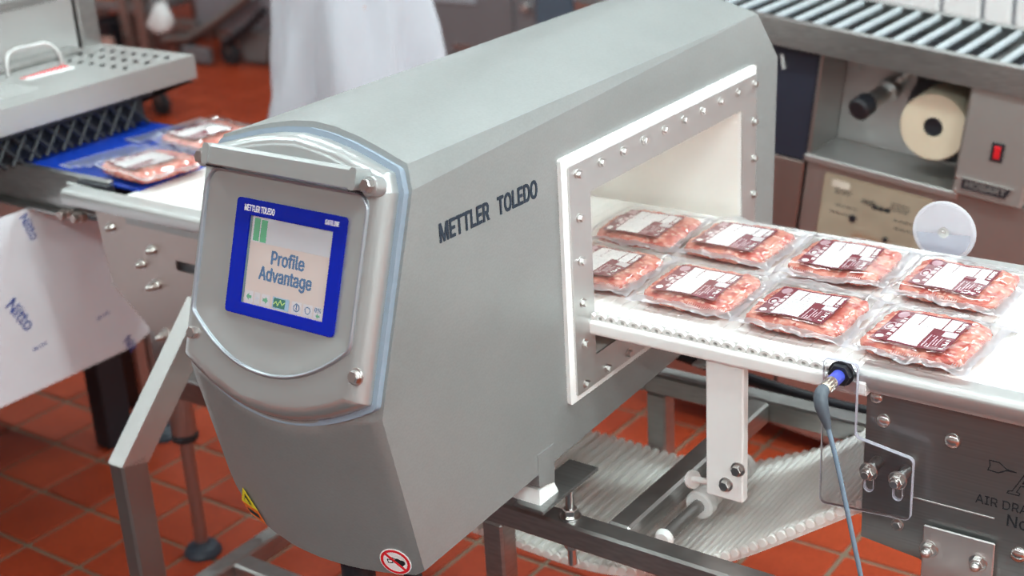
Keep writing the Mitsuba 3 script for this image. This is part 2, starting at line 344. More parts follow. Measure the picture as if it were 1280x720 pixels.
def loft(rows):
    n = len(rows[0]); V = [P for r in rows for P in r] + [np.mean(rows[0], 0), np.mean(rows[-1], 0)]; F = []; j = np.arange(n); q = (j + 1) % n; e = (len(rows) - 1) * n
    for i in range(len(rows) - 1): F += [np.stack([i * n + j, i * n + q, (i + 1) * n + q], 1), np.stack([i * n + j, (i + 1) * n + q, (i + 1) * n + j], 1)]
    F += [np.stack([q, j, j * 0 + e + n], 1), np.stack([e + j, e + q, j * 0 + e + n + 1], 1)]
    m = trimesh.Trimesh(A_(V), np.vstack(F), process=False)
    if m.volume < 0: m.faces = np.asarray(m.faces)[:, ::-1]
    return m
rec = loft([[FP(x, v, o) for x, v in radial(inner.buffer(-q) if q else inner, 200)] for q, o in ((0, COV + .002), (0, COV - .0006), (.006, .0345), (.014, .0330), (.023, .0314), (.032, .0303), (.040, .0298))])
fc = part(MD, 'front_cover', from_man(cover - to_man(rec)), M_COVER, 35, label='pressed steel front cover')
ring = [(0, COV - .001), (.0002, COV + .0025), (.0014, COV + .004), (.0034, COV + .004), (.0046, COV + .0025), (.005, COV - .001)]
rv = []; rn = 160
for ins, off in ring:
    q = lip.buffer(-ins) if ins else lip; L = q.exterior
    # resample by direction from the middle so that the rings match
    c = A_(lip.centroid.coords[0]); out = []
    from shapely.geometry import LineString
    for t in np.linspace(0, 2 * np.pi, rn, endpoint=False):
        h = L.intersection(LineString([c, c + A_([math.cos(t), math.sin(t)])])); out.append(h.coords[0])
    rv += [FP(x, v, off) for x, v in out]
rf = []
for i in range(len(ring) - 1):
    j = np.arange(rn); q = (j + 1) % rn
    rf += [np.stack([i * rn + j, i * rn + q, (i + 1) * rn + q], 1), np.stack([i * rn + j, (i + 1) * rn + q, (i + 1) * rn + j], 1)]
part(MD, 'cover_lip', trimesh.Trimesh(A_(rv), np.vstack(rf), process=False), M_LIP, 50, label='bright raised lip around the display recess')
# display
bz_ = rrect(-.2505, -.066, .0895, .2365, .005); win = sbox(-.2265, .105, -.0855, .2165)
bk = part(MD, 'display_bezel', prism(bz_.difference(win), .0038, FB, FX, FV, FN, z0=.0296), M_BLUE, False, label='bright blue display surround')
part(bk, 'lettering', words('METTLER TOLEDO', FP(-.236, .2213, .0335), FX, FV, .052, .0078), M_LETW, False, label='white maker lettering')
part(bk, 'lettering', words('SAFELINE', FP(-.0995, .2236, .0335), FX, FV, .0225, .0058), M_LETW, False, label='white lettering at the right of the display top')
sc = part(MD, 'display_screen', prism(win, .0008, FB, FX, FV, FN, z0=.0296), mat('screen', pr((.56, .47, .44), .22)), False, label='pale screen with a pink reflection in its colour, reading Profile Advantage')  # pink reflection is put into the screen base colour
SO = .0305
def scr(name, poly, m, off=0.0, lab=None): return part(sc, name, prism(poly, .00025, FB, FX, FV, FN, z0=SO + off), m, False, label=lab)
M_SGREY = mat('screen_grey', pr((.50, .50, .53), .25)); M_SBTN = mat('screen_button', pr((.53, .50, .52), .3)); M_STXT = mat('screen_text', pr((.085, .15, .27), .4))
M_SLG = mat('screen_lightgreen', pr((.13, .33, .21), .4)); M_SDG = mat('screen_darkgreen', pr((.05, .16, .13), .4)); M_SLB = mat('screen_lightblue', pr((.28, .40, .52), .4))
scr('status_band', sbox(-.2215, .184, -.0860, .2160), M_SGREY, lab='grey upper band of the screen')
scr('signal_bar', sbox(-.2185, .1855, -.2085, .2140), M_GREEN, .0003); scr('signal_bar', sbox(-.2065, .1850, -.1960, .2130), M_GREEN, .0003)
scr('window_side', sbox(-.2263, .1052, -.2225, .2163), mat('screen_edge', pr((.17, .22, .24), .4)), .0001)  # grey strip for the visible left side of the display window
part(sc, 'caption', heavy(words('Profile', FP(-.1835, .1608, SO), FX, FV, .056, .0162, .0004), FX * .0005 + FN * .00002), M_STXT, False, label='blue grey caption Profile')
part(sc, 'caption', heavy(words('Advantage', FP(-.2015, .1392, SO), FX, FV, .0895, .0162, .0004), FX * .0005 + FN * .00002), M_STXT, False, label='blue grey caption Advantage')
for i, (x0, x1) in enumerate([(-.2205, -.2065), (-.2045, -.1945), (-.1915, -.1775), (-.1725, -.1445), (-.1400, -.1235), (-.1205, -.1050), (-.1025, -.0875)]):
    scr('key', sbox(x0, .1068, x1, .1215), M_SLB if i == 3 else M_SBTN, .0002)
def arrow(cx, cy, s, k=1): return Polygon([(cx - k * s, cy), (cx, cy + s), (cx, cy + .4 * s), (cx + k * s, cy + .4 * s), (cx + k * s, cy - .4 * s), (cx, cy - .4 * s), (cx, cy - s)])
scr('arrow', arrow(-.2135, .1142, .0045), M_SLG, .0005); scr('arrow', arrow(-.1845, .1142, .0045, -1), M_SLG, .0005); scr('arrow', arrow(-.1995, .1142, .0028, -1), M_SGREY, .0005)
scr('graph', sbox(-.1705, .1085, -.1510, .1203), M_SDG, .0005)
zz = A_([(-.1700, .1125), (-.1660, .1160), (-.1630, .1115), (-.1590, .1185), (-.1555, .1130), (-.1515, .1165)])
from shapely.geometry import LineString
scr('graph_line', LineString(zz).buffer(.0006), mat('screen_line', pr((.45, .60, .20), .4)), .0008)
scr('contrast_dial', Point(-.1315, .1142).buffer(.0052).difference(Point(-.1315, .1142).buffer(.0040)).union(sbox(-.1322, .1090, -.1308, .1195)), M_STXT, .0005)
part(sc, 'digits', words('0%', FP(-.1018, .1150, SO + .0004), FX, FV, .0105, .0052, .0003), M_STXT, False)
scr('arrow', arrow(-.0955, .1105, .0032), M_SLG, .0006); scr('contrast_dial', Point(-.1130, .1142).buffer(.0046).difference(Point(-.1130, .1142).buffer(.0036)), M_STXT, .0005)
# visor bar and cover bolts
vb = [(.0420, .2985), (.0560, .2985), (.0600, .2945), (.0600, .2735), (.0575, .2715), (.0555, .2735), (.0555, .2935), (.0420, .2945)]
V = prism([(o, v) for o, v in vb], .236, FP(-.283, 0), FN, FV, FX)
ends = cat(prism(rrect(-.0475, -.037, .2715, .2985, .004), .028, FB, FX, FV, FN, z0=.034), prism(rrect(-.294, -.283, .2715, .2985, .004), .028, FB, FX, FV, FN, z0=.034))
part(MD, 'visor_bar', cat(V, ends), M_COVER, 30, label='narrow steel visor bar above the display')
part(MD, 'visor_gap_shade', prism(rrect(-.2905, -.2770, .2690, .2755, .002), .018, FB, FX, FV, FN, z0=.0375), M_BLACK, False); part(MD, 'visor_gap_shade', prism(rrect(-.0520, -.0385, .2690, .2755, .002), .018, FB, FX, FV, FN, z0=.0375), M_BLACK, False)  # solid black blocks drawn for the shaded gaps under the bar ends
for s in (-.3035, -.0255):
    part(MD, 'visor_boss', cyl(FP(s, .2795, .030), FP(s, .2795, .050), .0125, 22, .001), M_COVER)
    part(MD, 'cover_bolt', bolt(FP(s, .2795, .050), FN, .0078, .009, washer=False), M_BOLT, 20)
for s in (-.2985, -.0205):
    part(MD, 'cover_bolt', bolt(FP(s, .0515, .0335), FN, .0075, .0075), M_BOLT, 20)
part(MD, 'lettering', heavy(cat(words('METTLER', (.0002, -.2635, 1.1035), (0, .9998, -.018), (0, .0, 1), .103, .0235), words('TOLEDO', (.0002, -.1415, 1.1008), (0, .9998, -.018), (0, .0, 1), .0905, .0235)), (.00003, .0008, 0), (.00006, .0004, .0004)), M_LOGO, False, label='dark grey maker lettering on the side panel')
# round warning sign on the nose, triangular label at its left edge
def nose(x, z):
    P = A_([x, ylow(x, z), z]); a = A_([1, .0574 * (x - CX) / .167 ** 2, 0]); b = A_([0, -.213, 1]); a /= np.linalg.norm(a); b -= a * (a @ b); b /= np.linalg.norm(b)
    return P, a, b, np.cross(a, b)
P, a, b, n = nose(-.0365, .6865)
def disc(r): return Point(0, 0).buffer(r, quad_segs=14)
sg = part(MD, 'warning_sign', prism(disc(.0225), .0007, P, a, b, n, .0004), M_SIGNW, False, label='round white and red no pacemaker sign')
rg = disc(.0208).difference(disc(.0172)).union(LineString([(-.0135, .0135), (.0135, -.0135)]).buffer(.0019).intersection(disc(.0185)))
heart = Point(.0035, .0022).buffer(.0042).union(Point(.0095, .0000).buffer(.0042)).union(Polygon([(-.0002, .001), (.0135, -.001), (.0078, -.0085)]))
part(sg, 'ring', prism(rg, .0003, P, a, b, n, .0014), M_RED, False); part(sg, 'heart', prism(heart, .0003, P, a, b, n, .0010), M_INK, False)
dev = sbox(-.0115, -.0035, -.0035, .0035).difference(sbox(-.0102, -.0022, -.0048, .0022)).union(LineString([(-.0075, .0035), (-.004, .0068), (.001, .0055)]).buffer(.0006))
part(sg, 'device', prism(dev, .0003, P, a, b, n, .0010), M_INK, False)
def onnose(x, z, o=.0012):
    P, a, b, n = nose(x, z); return P + n * o
def sticker(corners, m, name, holder, lab=None, o=.0012, t=.0005):
    P = A_([onnose(x, z, o) for x, z in corners]); Q = A_([onnose(x, z, o + t) for x, z in corners]); return part(holder, name, hull(np.vstack([P, Q])), m, False, label=lab)
M_WB = M_INK
wl = sticker([(-.2985, .727), (-.3185, .6945), (-.2755, .696)], M_YEL, 'hazard_label', MD, 'yellow triangle over an orange strip at the nose edge', .0026)
sticker([(-.2975, .716), (-.3065, .7005), (-.2875, .7010)], M_INK, 'flash', wl, None, .0036, .0003); sticker([(-.2975, .711), (-.3035, .7025), (-.2905, .7030)], M_YEL, 'flash', wl, None, .0043, .0003)
sticker([(-.3185, .6935), (-.2750, .6950), (-.2650, .677), (-.3010, .678)], M_ORA, 'strip', wl, None, .0026)
sticker([(-.3050, .6890), (-.2770, .6895), (-.2735, .683), (-.2985, .6835)], M_INK, 'strip', wl, None, .0036, .0003)
# levelling foot at the near right corner
part(MD, 'skirt_tab', hull([(.0008, -.083, .72), (.0008, -.040, .72), (.0008, -.083, .668), (.0008, -.044, .657), (-.006, -.083, .72), (-.006, -.040, .72), (-.03, -.083, .668), (-.03, -.044, .657)]), M_BLAST, False)
part(MD, 'isolator', hull([(-.002, -.080, .660), (-.002, -.044, .660), (-.034, -.08, .66), (-.034, -.044, .66), (.004, -.088, .6405), (.004, -.040, .6405), (-.045, -.088, .6405), (-.045, -.04, .6405)]), M_WHITE, False, label='white isolator block')
part(MD, 'foot_plate', bx(-.036, .017, -.100, .050, .6345, .6405, .001), M_PLATE)
ft = part(MD, 'levelling_stud', cyl((.004, -.012, .5), (.004, -.012, .636), .0068, 16), M_BOLT)
part(ft, 'nut', bolt((.004, -.012, .5825), (0, 0, 1), .0115, .012), M_BOLT, 20); part(ft, 'nut', bolt((.004, -.012, .5415), (0, 0, -1), .0105, .010), M_BOLT, 20)
for x, y in ((-.30, -.012), (-.30, .50), (.004, .50)):
    part(MD, 'foot_plate', bx(x - .04, x + .013, y - .06, y + .06, .6345, .6405, .001), M_SOFT); part(MD, 'isolator', bx(x - .04, x, y - .04, y + .04, .6405, .70, .003), M_WHITE)
    part(MD, 'levelling_stud', cyl((x, y, .5), (x, y, .636), .0068, 14), M_BOLT)

# ------------------------------------------------------------------ welded support stand
ST = thing('support_stand', 'welded square tube stainless stand carrying the metal detector and white belt', 'stand')
Zt, Zb = .582, .542
def st(m, b=M_BRUSH, name='rail'): return part(ST, name, m, b, False)
st(bx(-.155, .75, -.034, .005, Zb, Zt, .004)); st(bx(-.155, .75, .474, .515, Zb, Zt, .004))
st(bx(.058, .096, .005, .474, Zb, Zt, .004), name='cross_tube'); st(bx(-.34, -.302, -.034, .515, Zb, Zt, .004), name='cross_tube'); st(bx(-.340, -.155, -.034, .005, Zb, Zt, .004)); st(bx(-.340, -.155, .474, .515, Zb, Zt, .004))
for y in (-.033, .475):
    st(bx(-.151, -.112, y, y + .039, 0.02, Zb, .004), name='post'); st(bx(.66, .70, y, y + .039, .02, Zb, .004), name='post')
st(bx(.02, .058, .09, .42, .505, .515, .001), M_BRUSH, 'angle'); 
# bent leg at the left: vertical tube, 45 degree tube up to the left conveyor
xl0, xl1 = -.804, -.768; yl0, yl1 = -.222, -.166; zk = .556
st(bx(xl0, xl1, yl0, yl1, .02, zk, .004), M_DARKST, name='leg')
d = A_([0, 1.0, 1.0]) / math.sqrt(2); q = [(yl0, zk), (yl0 + .235, zk + .235), (yl0 + .275, zk + .195), (yl1, zk - .018), (yl1, zk - .0)]
st(prism([(yl0, zk - .002), (yl0 + .225, zk + .223), (yl0 + .262, zk + .183), (yl1, zk - .018)], xl1 - xl0, (xl0, 0, 0), (0, 1, 0), (0, 0, 1), (1, 0, 0)), M_SOFT, 'brace')
st(bx(-.802, -.762, -.166, .52, .21, .25, .004)); st(bx(-.762, -.16, -.022, .02, .212, .252, .004))
for x, y in ((-.1315, -.0135), (.68, -.0135), (-.1315, .4945), (.68, .4945), (-.786, -.194)):
    part(ST, 'foot', lathe((x, y, 0), (0, 0, 1), [(0, 0), (0, .032), (.008, .03), (.016, .014), (.03, .012), (.03, 0)], 22), M_PADF)
part(ST, 'foot', lathe((-.782, .5, 0), (0, 0, 1), [(0, 0), (0, .032), (.008, .03), (.016, .014), (.215, .012), (.215, 0)], 22), M_PADF)

# ------------------------------------------------------------------ white belt conveyor through the tunnel
CV = thing('belt_conveyor', 'white modular belt conveyor running through the tunnel with stainless side plates', 'conveyor')
ZB, PB = .8896, .01865
by0, by1 = .057, .512
prof = [(-.0088, -.0085), (-.0060, -.0105), (.0060, -.0105), (.0088, -.0085), (.0092, -.002), (.0090, -.0005), (.0082, 0), (-.0082, 0), (-.0090, -.0005), (-.0092, -.002)]
link = prism(prof, by1 - by0 - .008, (0, by0 + .008, 0), (1, 0, 0), (0, 0, 1), (0, 1, 0))
rt = np.linspace(0, 2 * np.pi, 15)[:-1]
def knuckle(y, s):
    o = Polygon([(.0090 * math.cos(t), -.0062 + .0060 * math.sin(t)) for t in rt]).difference(Polygon([(.0036 * math.cos(t), -.0062 + .0027 * math.sin(t)) for t in rt[::2]]))
    return prism(o, .0075, (0, y, 0), (1, 0, 0), (0, 0, 1), (0, 1, 0))
dots = cat(*[cyl((.0, y, -.002), (0, y, .00035), .0022, 6) for y in np.arange(by0 + .02, by1 - .01, .0187)])
top_link = ply(cat(link, knuckle(by0, 1)), M_BELT, smooth=False)
short = prism(prof, by1 - .132, (0, .122, 0), (1, 0, 0), (0, 0, 1), (0, 1, 0))
left_link = ply(cat(short), M_BELT, smooth=False)
x = .0239 - 59 * PB
while x < .70:
    part(CV, 'belt_link', {**(top_link if x > -.36 else left_link), 'to_world': T().translate([x, 0, ZB])}, None); x += PB
# sagging return run
rib = prism([(-.0092, -.012), (.0092, -.012), (.0092, -.008), (.0064, -.007), (.0058, .0055), (.0035, .0078), (-.0035, .0078), (-.0058, .0055), (-.0064, -.007), (-.0092, -.008)], .375, (0, .088, 0), (1, 0, 0), (0, 0, 1), (0, 1, 0))
ends_ = [cyl((0, y, 0.001), (0, y + .006, .001), .0075, 8) for y in (.080, .465)]
ret_link = ply(cat(rib, *ends_), M_RIB, smooth=False)
path = spline([(-.72, .60), (-.60, .49), (-.45, .436), (-.2, .429), (-.03, .430), (.06, .451), (.13, .483), (.205, .523), (.26, .560), (.314, .600), (.394, .660), (.50, .74)], 600)
s = np.r_[0, np.cumsum(np.linalg.norm(np.diff(path, axis=0), axis=1))]
for q in np.arange(.01, s[-1] - .01, .0182):
    px, pz = np.interp(q, s, path[:, 0]), np.interp(q, s, path[:, 1]); qx, qz = np.interp(q + .004, s, path[:, 0]), np.interp(q + .004, s, path[:, 1])
    part(CV, 'return_link', {**ret_link, 'to_world': T().translate([px, 0, pz]).rotate([0, 1, 0], -math.degrees(math.atan2(qz - pz, qx - px)))}, None)
def white_rail(y0, y1):
    m = rrect(y0, y1, .8565, .8795, .006)
    return prism(m, .80, (-.37, 0, 0), (0, 1, 0), (0, 0, 1), (1, 0, 0))
part(CV, 'white_rail', white_rail(.0515, .092), M_WHITE, 30, label='white plastic guide rail'); part(CV, 'white_rail', white_rail(.478, .5175), M_WHITE, 30)
part(CV, 'wear_strip', cat(*[bx(-1.06, .70, y, y + .03, .862, .8785, .002) for y in (.17, .27, .37)]), M_WHITE)
part(CV, 'bed_plate', bx(-1.06, .70, .095, .475, .845, .860, .001), M_DARKST)
def steel_rail(x0, x1, y0, y1):
    m = Polygon([(y0, .872), (y0, .884), (y0 + .002, .889), (y0 + .006, .8925), (y0 + .012, .8935), (y1, .8935), (y1, .8905), (y0 + .012, .8905), (y0 + .004, .886), (y0 + .003, .870), (y0 + .006, .8655), (y0 + .014, .863), (y0 + .03, .863), (y0 + .03, .860), (y0 + .012, .860), (y0 + .003, .864)])
    return prism(m, x1 - x0, (x0, 0, 0), (0, 1, 0), (0, 0, 1), (1, 0, 0))
mir = lambda m, c: put(m, (0, 2 * c, 0), (1, 0, 0), (0, -1, 0), (0, 0, 1))
part(CV, 'steel_rail', steel_rail(.418, .78, .0535, .088), M_SOFT, 30, label='rounded stainless edge rail'); part(CV, 'steel_rail', mir(steel_rail(.40, .78, .0535, .088), .2845), M_SOFT, 30)
part(CV, 'steel_rail', steel_rail(-1.225, -.36, .080, .118), M_SOFT, 30); part(CV, 'steel_rail', mir(steel_rail(-1.06, -.36, .0535, .088), .2845), M_SOFT, 30)
# right side plate with its bolts and lettering
PY = .075
sp = part(CV, 'side_plate', prism([(.424, .861), (.78, .861), (.78, .56), (.62, .56), (.505, .625), (.424, .634)], .004, (0, PY + .004, 0), (1, 0, 0), (0, 0, 1), (0, -1, 0)), M_PLATE, False, label='dark reflecting stainless side plate with engraved lettering')
part(CV, 'side_plate', prism([(.424, .861), (.78, .861), (.78, .56), (.62, .56), (.505, .625), (.424, .634)], .004, (0, .496, 0), (1, 0, 0), (0, 0, 1), (0, -1, 0)), M_BRUSH, False)
part(sp, 'fold', bx(.49, .60, PY - .0012, PY + .001, .714, .7165, .0005), M_SOFT)
for x, z, r in ((.448, .8175, .0095), (.540, .812, .0102), (.437, .849, .0085), (.634, .673, .0105)):
    part(sp, 'dome_bolt', domehead((x, PY, z), (0, -1, 0), r), M_BOLT, 50)
part(sp, 'dome_bolt', bolt((.474, PY, .668), (0, -1, 0), .006, .005), M_BOLT, 20)
part(sp, 'lettering', words('AIR DRAULICS', (.5745, PY - .0001, .7325), (1, 0, 0), (0, 0, 1), .117, .0125, bold=False), M_INK, False, label='black engraved maker lettering')
part(sp, 'lettering', prism(Polygon(), 0) if False else words('No', (.616, PY - .0001, .710), (1, 0, 0), (0, 0, 1), .026, .0165, bold=False), M_INK, False)
def outline(pts, w=.0007, close=False): return LineString(pts + ([pts[0]] if close else [])).buffer(w)
arrow_ = outline([(.587, .783), (.5895, .790), (.588, .797), (.600, .797), (.610, .790), (.622, .7885), (.610, .788), (.600, .782)], close=True)
part(sp, 'arrow_emblem', prism(arrow_, .0004, (0, PY, 0), (1, 0, 0), (0, 0, 1), (0, -1, 0)), M_INK, False, label='outlined arrow emblem')
bigA = [(.613, .757), (.6145, .7605), (.619, .7612), (.6385, .8005), (.644, .8005), (.6505, .7612), (.6545, .7605), (.654, .757), (.637, .757), (.638, .7605), (.643, .7612), (.6415, .771), (.629, .771), (.6245, .7612), (.6285, .7605), (.628, .757)]
part(sp, 'letter_emblem', prism(outline(bigA, .0007, True).union(outline([(.631, .775), (.6405, .775), (.638, .789)], .0007, True)), .0004, (0, PY, 0), (1, 0, 0), (0, 0, 1), (0, -1, 0)), M_INK, False, label='outlined slanted letter A')
br = part(CV, 'mount_bracket', cat(bx(.512, .606, .0655, .0695, .560, .684, .0015), bx(.512, .606, .0655, PY, .560, .5635, .001), bx(.516, .602, .0694, .0752, .60, .66, 0)), M_SOFT, 30, label='folded stainless bracket plate')
for x, z in ((.5215, .6665), (.5865, .6665)): part(br, 'acorn_nut', bolt((x, .0655, z - .016), (0, -1, 0), .0085, .0075, True), M_BOLT, 25)
# white support board with its bolts, return shaft with collars
pb = part(CV, 'support_board', bx(.193, .2515, .0615, .0785, .640, .8565, .002), M_WHITE, label='white plastic hanger board')
for x, z in ((.226, .6655), (.2445, .695)): part(pb, 'bolt', bolt((x, .0615, z), (0, -1, 0), .0075, .008), M_BOLT, 20)
part(CV, 'hanger_pin', cat(cyl((.145, .10, .632), (.20, .085, .648), .005), lathe((.148, .10, .632), (1, -.27, .29), [(0, 0), (0, .014), (.006, .014), (.006, 0)], 16)), M_WHITE)
part(CV, 'return_shaft', cyl((.124, .06, .545), (.124, .322, .545), .0105, 20), M_DARKST)
part(CV, 'end_cap', cyl((.124, .052, .545), (.124, .066, .545), .015, 22, .005), M_WHITE)
for y, w, r in ((.165, .022, .0235), (.192, .075, .019), (.306, .014, .024)): part(CV, 'collar', lathe((.124, y, .545), (0, 1, 0), [(0, .0108), (0, r - .003), (.003, r), (w - .003, r), (w, r - .003), (w, .0108)], 28), M_WHITE, label='white plastic collar')
# left side plate
lp = part(CV, 'side_plate', prism(Polygon([(-1.152, .858), (-1.137, .705), (-1.02, .608), (-.975, .585), (-.70, .585), (-.40, .585), (-.40, .858)]).difference(rrect(-.94, -.60, .770, .790, .002)), .004, (0, .104, 0), (1, 0, 0), (0, 0, 1), (0, -1, 0)), M_BROWN, False, label='stainless side plate of the left end with nuts')
part(CV, 'inner_panel', bx(-.97, -.50, .118, .121, .74, .82, 0), M_GREYC, False)
for x, z, dm in ((-1.110, .829, 0), (-1.0, .801, 0), (-1.036, .766, 1), (-1.004, .729, 2), (-.884, .725, 2), (-.998, .627, 2)):
    part(lp, 'nut' if dm else 'dome_bolt', bolt((x, .1, z), (0, -1, 0), .0075, .0075, True) if dm < 2 else cat(bolt((x, .1, z), (0, -1, 0), .0085, .012), bolt((x, .088, z), (0, -1, 0), .0065, .008, True)), M_BOLT, 25)
# leg of the left end with sleeve, rod and pad
lg = part(CV, 'leg', cyl((-1.17, .243, .30), (-1.17, .243, .40), .027, 24), M_BROWN)
part(lg, 'ring', lathe((-1.17, .243, .286), (0, 0, 1), [(0, .014), (0, .028), (.004, .030), (.012, .030), (.015, .027), (.015, .014)], 24), M_RUB)
part(lg, 'rod', cyl((-1.17, .243, .012), (-1.17, .243, .30), .0145, 20), M_BROWN)
part(lg, 'pad', lathe((-1.17, .243, 0), (0, 0, 1), [(0, 0), (0, .042), (.006, .042), (.018, .034), (.024, .018), (.034, .013), (.034, 0)], 28), M_PADF)
part(CV, 'leg_beam', cat(bx(-1.20, -.815, .215, .27, .40, .455, .004), bx(-1.20, -1.14, .215, .27, .40, .845, .004)), M_BRUSH, 30)
lg = part(CV, 'leg', cyl((-1.17, .475, .014), (-1.17, .475, .45), .016, 20), M_BROWN); part(lg, 'pad', lathe((-1.17, .475, 0), (0, 0, 1), [(0, 0), (0, .042), (.006, .042), (.018, .034), (.024, .018), (.034, .013), (.034, 0)], 28), M_PADF)
part(CV, 'leg_beam', cat(bx(-1.20, -1.14, .27, .50, .40, .455, .004)), M_BRUSH, 30)

# ------------------------------------------------------------------ packs of ground meat
def superq(hx, hy, hz, e1, e2, seed, lump):
    m = trimesh.creation.icosphere(4); v = np.asarray(m.vertices)
    n = np.abs(v) ** (1 / 1.0); r = ((n[:, 0] ** e1 + n[:, 1] ** e1) ** (e2 / e1) + n[:, 2] ** e2) ** (-1 / e2)
    p = v * r[:, None] * [hx, hy, hz]
    q = p + 10 * seed
    d = (meshkit.fbm(q * 95, 3, seed) - .5) * lump + (meshkit.noise(q * 260, seed + 5) - .5) * lump * .45
    side = 1 - .8 * smooth01(.55, .95, p[:, 2] / hz)
    nn = np.asarray(trimesh.Trimesh(p, m.faces, process=False).vertex_normals)
    p = p + nn * (d * side)[:, None]
    return trimesh.Trimesh(p, m.faces, process=False)
def smooth01(a, b, x):
    t = np.clip((x - a) / (b - a), 0, 1); return t * t * (3 - 2 * t)
def pack(label, group, x, y, rot, seed, ext=(.014, .014, .014, .046), h=.027, size=(.072, .069), lab=(-.033, -.041), droop=.5, base=ZB, tilt=0.0):
    """x, y: middle of the meat; ext: how far the film reaches past the meat on the left, near, right and far side"""
    k = thing('meat_pack', label, 'meat package', group)
    hx, hy = size; M = np.eye(4); c, s = math.cos(rot), math.sin(rot)
    M[:3, :3] = A_([[c, -s, 0], [s, c, 0], [0, 0, 1]]) @ A_([[1, 0, 0], [0, math.cos(tilt), -math.sin(tilt)], [0, math.sin(tilt), math.cos(tilt)]])
    M[:3, 3] = [x, y, base + .0012]
    meat = superq(hx, hy, h / 2, 5.5, 2.6, seed, .0075)
    meat.apply_translation([0, 0, h / 2 + .0005]); v = np.asarray(meat.vertices).copy(); v[:, 2] = np.maximum(v[:, 2], .0008); meat.vertices = v
    bow = (meshkit.fbm(np.c_[v[:, :2] * 14, v[:, 2] * 0 + seed], 2, seed) - .5)
    v[:, 2] += (v[:, 2] / h) * bow * .008; meat.vertices = v
    from scipy.interpolate import LinearNDInterpolator, NearestNDInterpolator
    topv = v[v[:, 2] > h * .45]
    near = NearestNDInterpolator(topv[:, :2], topv[:, 2])
    meat.apply_transform(M)
    part(k, 'meat', meat, M_MEAT, True)
    def height(X, Y):
        """film height: nearly flat over the meat, a sealed flange at two thirds of its height around it"""
        dx = np.maximum(np.abs(X) - hx * .95, 0); dy = np.maximum(np.abs(Y) - hy * .95, 0); d = np.hypot(dx, dy)
        top = h + .0026 + (meshkit.fbm(np.stack([X * 14, Y * 14, X * 0 + seed], -1), 2, seed) - .5) * .006
        side = smooth01(0, .010, d)
        hang = side * (h + .0026 - .0185) + droop * np.maximum(d - .008, 0) * (.25 + .9 * meshkit.noise(np.stack([X * 18, Y * 18, X * 0 + seed * 3.0], -1), seed))
        wr = (meshkit.fbm(np.stack([X * 75 + Y * 30, Y * 60, X * 0 + seed], -1), 3, seed + 9) - .5) * (.0018 + .0065 * smooth01(0, .016, d))
        ridge = .0030 * np.maximum(0, np.sin(np.arctan2(Y, X) * 9 + seed)) * smooth01(.002, .010, d) * smooth01(.05, .01, d)
        return np.maximum(top - hang + wr + ridge, .0015)
    xa, xb, ya, yb = -hx - ext[0], hx + ext[2], -hy - ext[1], hy + ext[3]
    n1, n2 = 56, 64
    X, Y = np.meshgrid(np.linspace(xa, xb, n1), np.linspace(ya, yb, n2))
    # slightly wavy outline
    wob = lambda t, o: (meshkit.noise(np.stack([t * 25, t * 0 + o, t * 0 + seed], -1), seed) - .5) * .006
    ex = smooth01(.8, 1, np.abs(2 * (X - xa) / (xb - xa) - 1)); ey = smooth01(.8, 1, np.abs(2 * (Y - ya) / (yb - ya) - 1))
    X = X + wob(Y, 1.0) * ex; Y = Y + wob(X, 4.0) * ey
    Z = height(X, Y)
    V = np.stack([X, Y, Z], -1).reshape(-1, 3); i, j = np.meshgrid(np.arange(n2 - 1), np.arange(n1 - 1), indexing='ij'); a = (i * n1 + j).ravel()
    F = np.vstack([np.stack([a, a + 1, a + n1 + 1], 1), np.stack([a, a + n1 + 1, a + n1], 1)])
    fc_ = V[F].mean(1); out = np.hypot(np.maximum(np.abs(fc_[:, 0]) - hx * .95, 0), np.maximum(np.abs(fc_[:, 1]) - hy * .95, 0)) > .0075
    fm = trimesh.Trimesh(V, F[~out], process=False); fm.apply_transform(M)
    part(k, 'film', fm, M_FILM, True, label='clear wrinkled plastic film')
    fl = trimesh.Trimesh(V, F[out], process=False); fl.apply_transform(M)
    part(k, 'film_flange', fl, M_FLANGE, True, label='hazy crinkled film around the meat')
    # film rim: border whitened so the highlights of clear edges sit in its colour
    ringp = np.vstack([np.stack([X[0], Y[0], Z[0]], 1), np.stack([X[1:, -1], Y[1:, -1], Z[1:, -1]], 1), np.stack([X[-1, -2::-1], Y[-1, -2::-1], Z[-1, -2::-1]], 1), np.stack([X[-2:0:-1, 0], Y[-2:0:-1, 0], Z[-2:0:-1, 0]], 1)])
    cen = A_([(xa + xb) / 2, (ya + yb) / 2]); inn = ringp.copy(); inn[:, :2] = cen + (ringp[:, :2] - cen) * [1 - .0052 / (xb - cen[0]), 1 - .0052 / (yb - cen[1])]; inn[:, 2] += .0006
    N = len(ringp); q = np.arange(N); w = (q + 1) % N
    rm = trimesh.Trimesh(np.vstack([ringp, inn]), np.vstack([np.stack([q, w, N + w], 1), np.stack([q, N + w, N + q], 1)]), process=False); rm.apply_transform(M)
    part(k, 'film_rim', rm, M_RIM, True, label='clear film edge with its highlights put into a milky colour')
    # hanging film skirt hugging the meat
    # printed label on the underside of the film
    lx, ly = lab; n1, n2 = 26, 26
    U, W = np.meshgrid(np.linspace(0, 1, n1), np.linspace(0, 1, n2)); Xl = lx - .020 + U * .100; Yl = ly - .021 + W * .103
    Zl = height(Xl, Yl) - .0005
    V = np.stack([Xl, Yl, Zl], -1).reshape(-1, 3); i, j = np.meshgrid(np.arange(n2 - 1), np.arange(n1 - 1), indexing='ij'); a = (i * n1 + j).ravel()
    F = np.vstack([np.stack([a, a + 1, a + n1 + 1], 1), np.stack([a, a + n1 + 1, a + n1], 1)])
    lm = trimesh.Trimesh(V, F, process=False); lm.apply_transform(M)
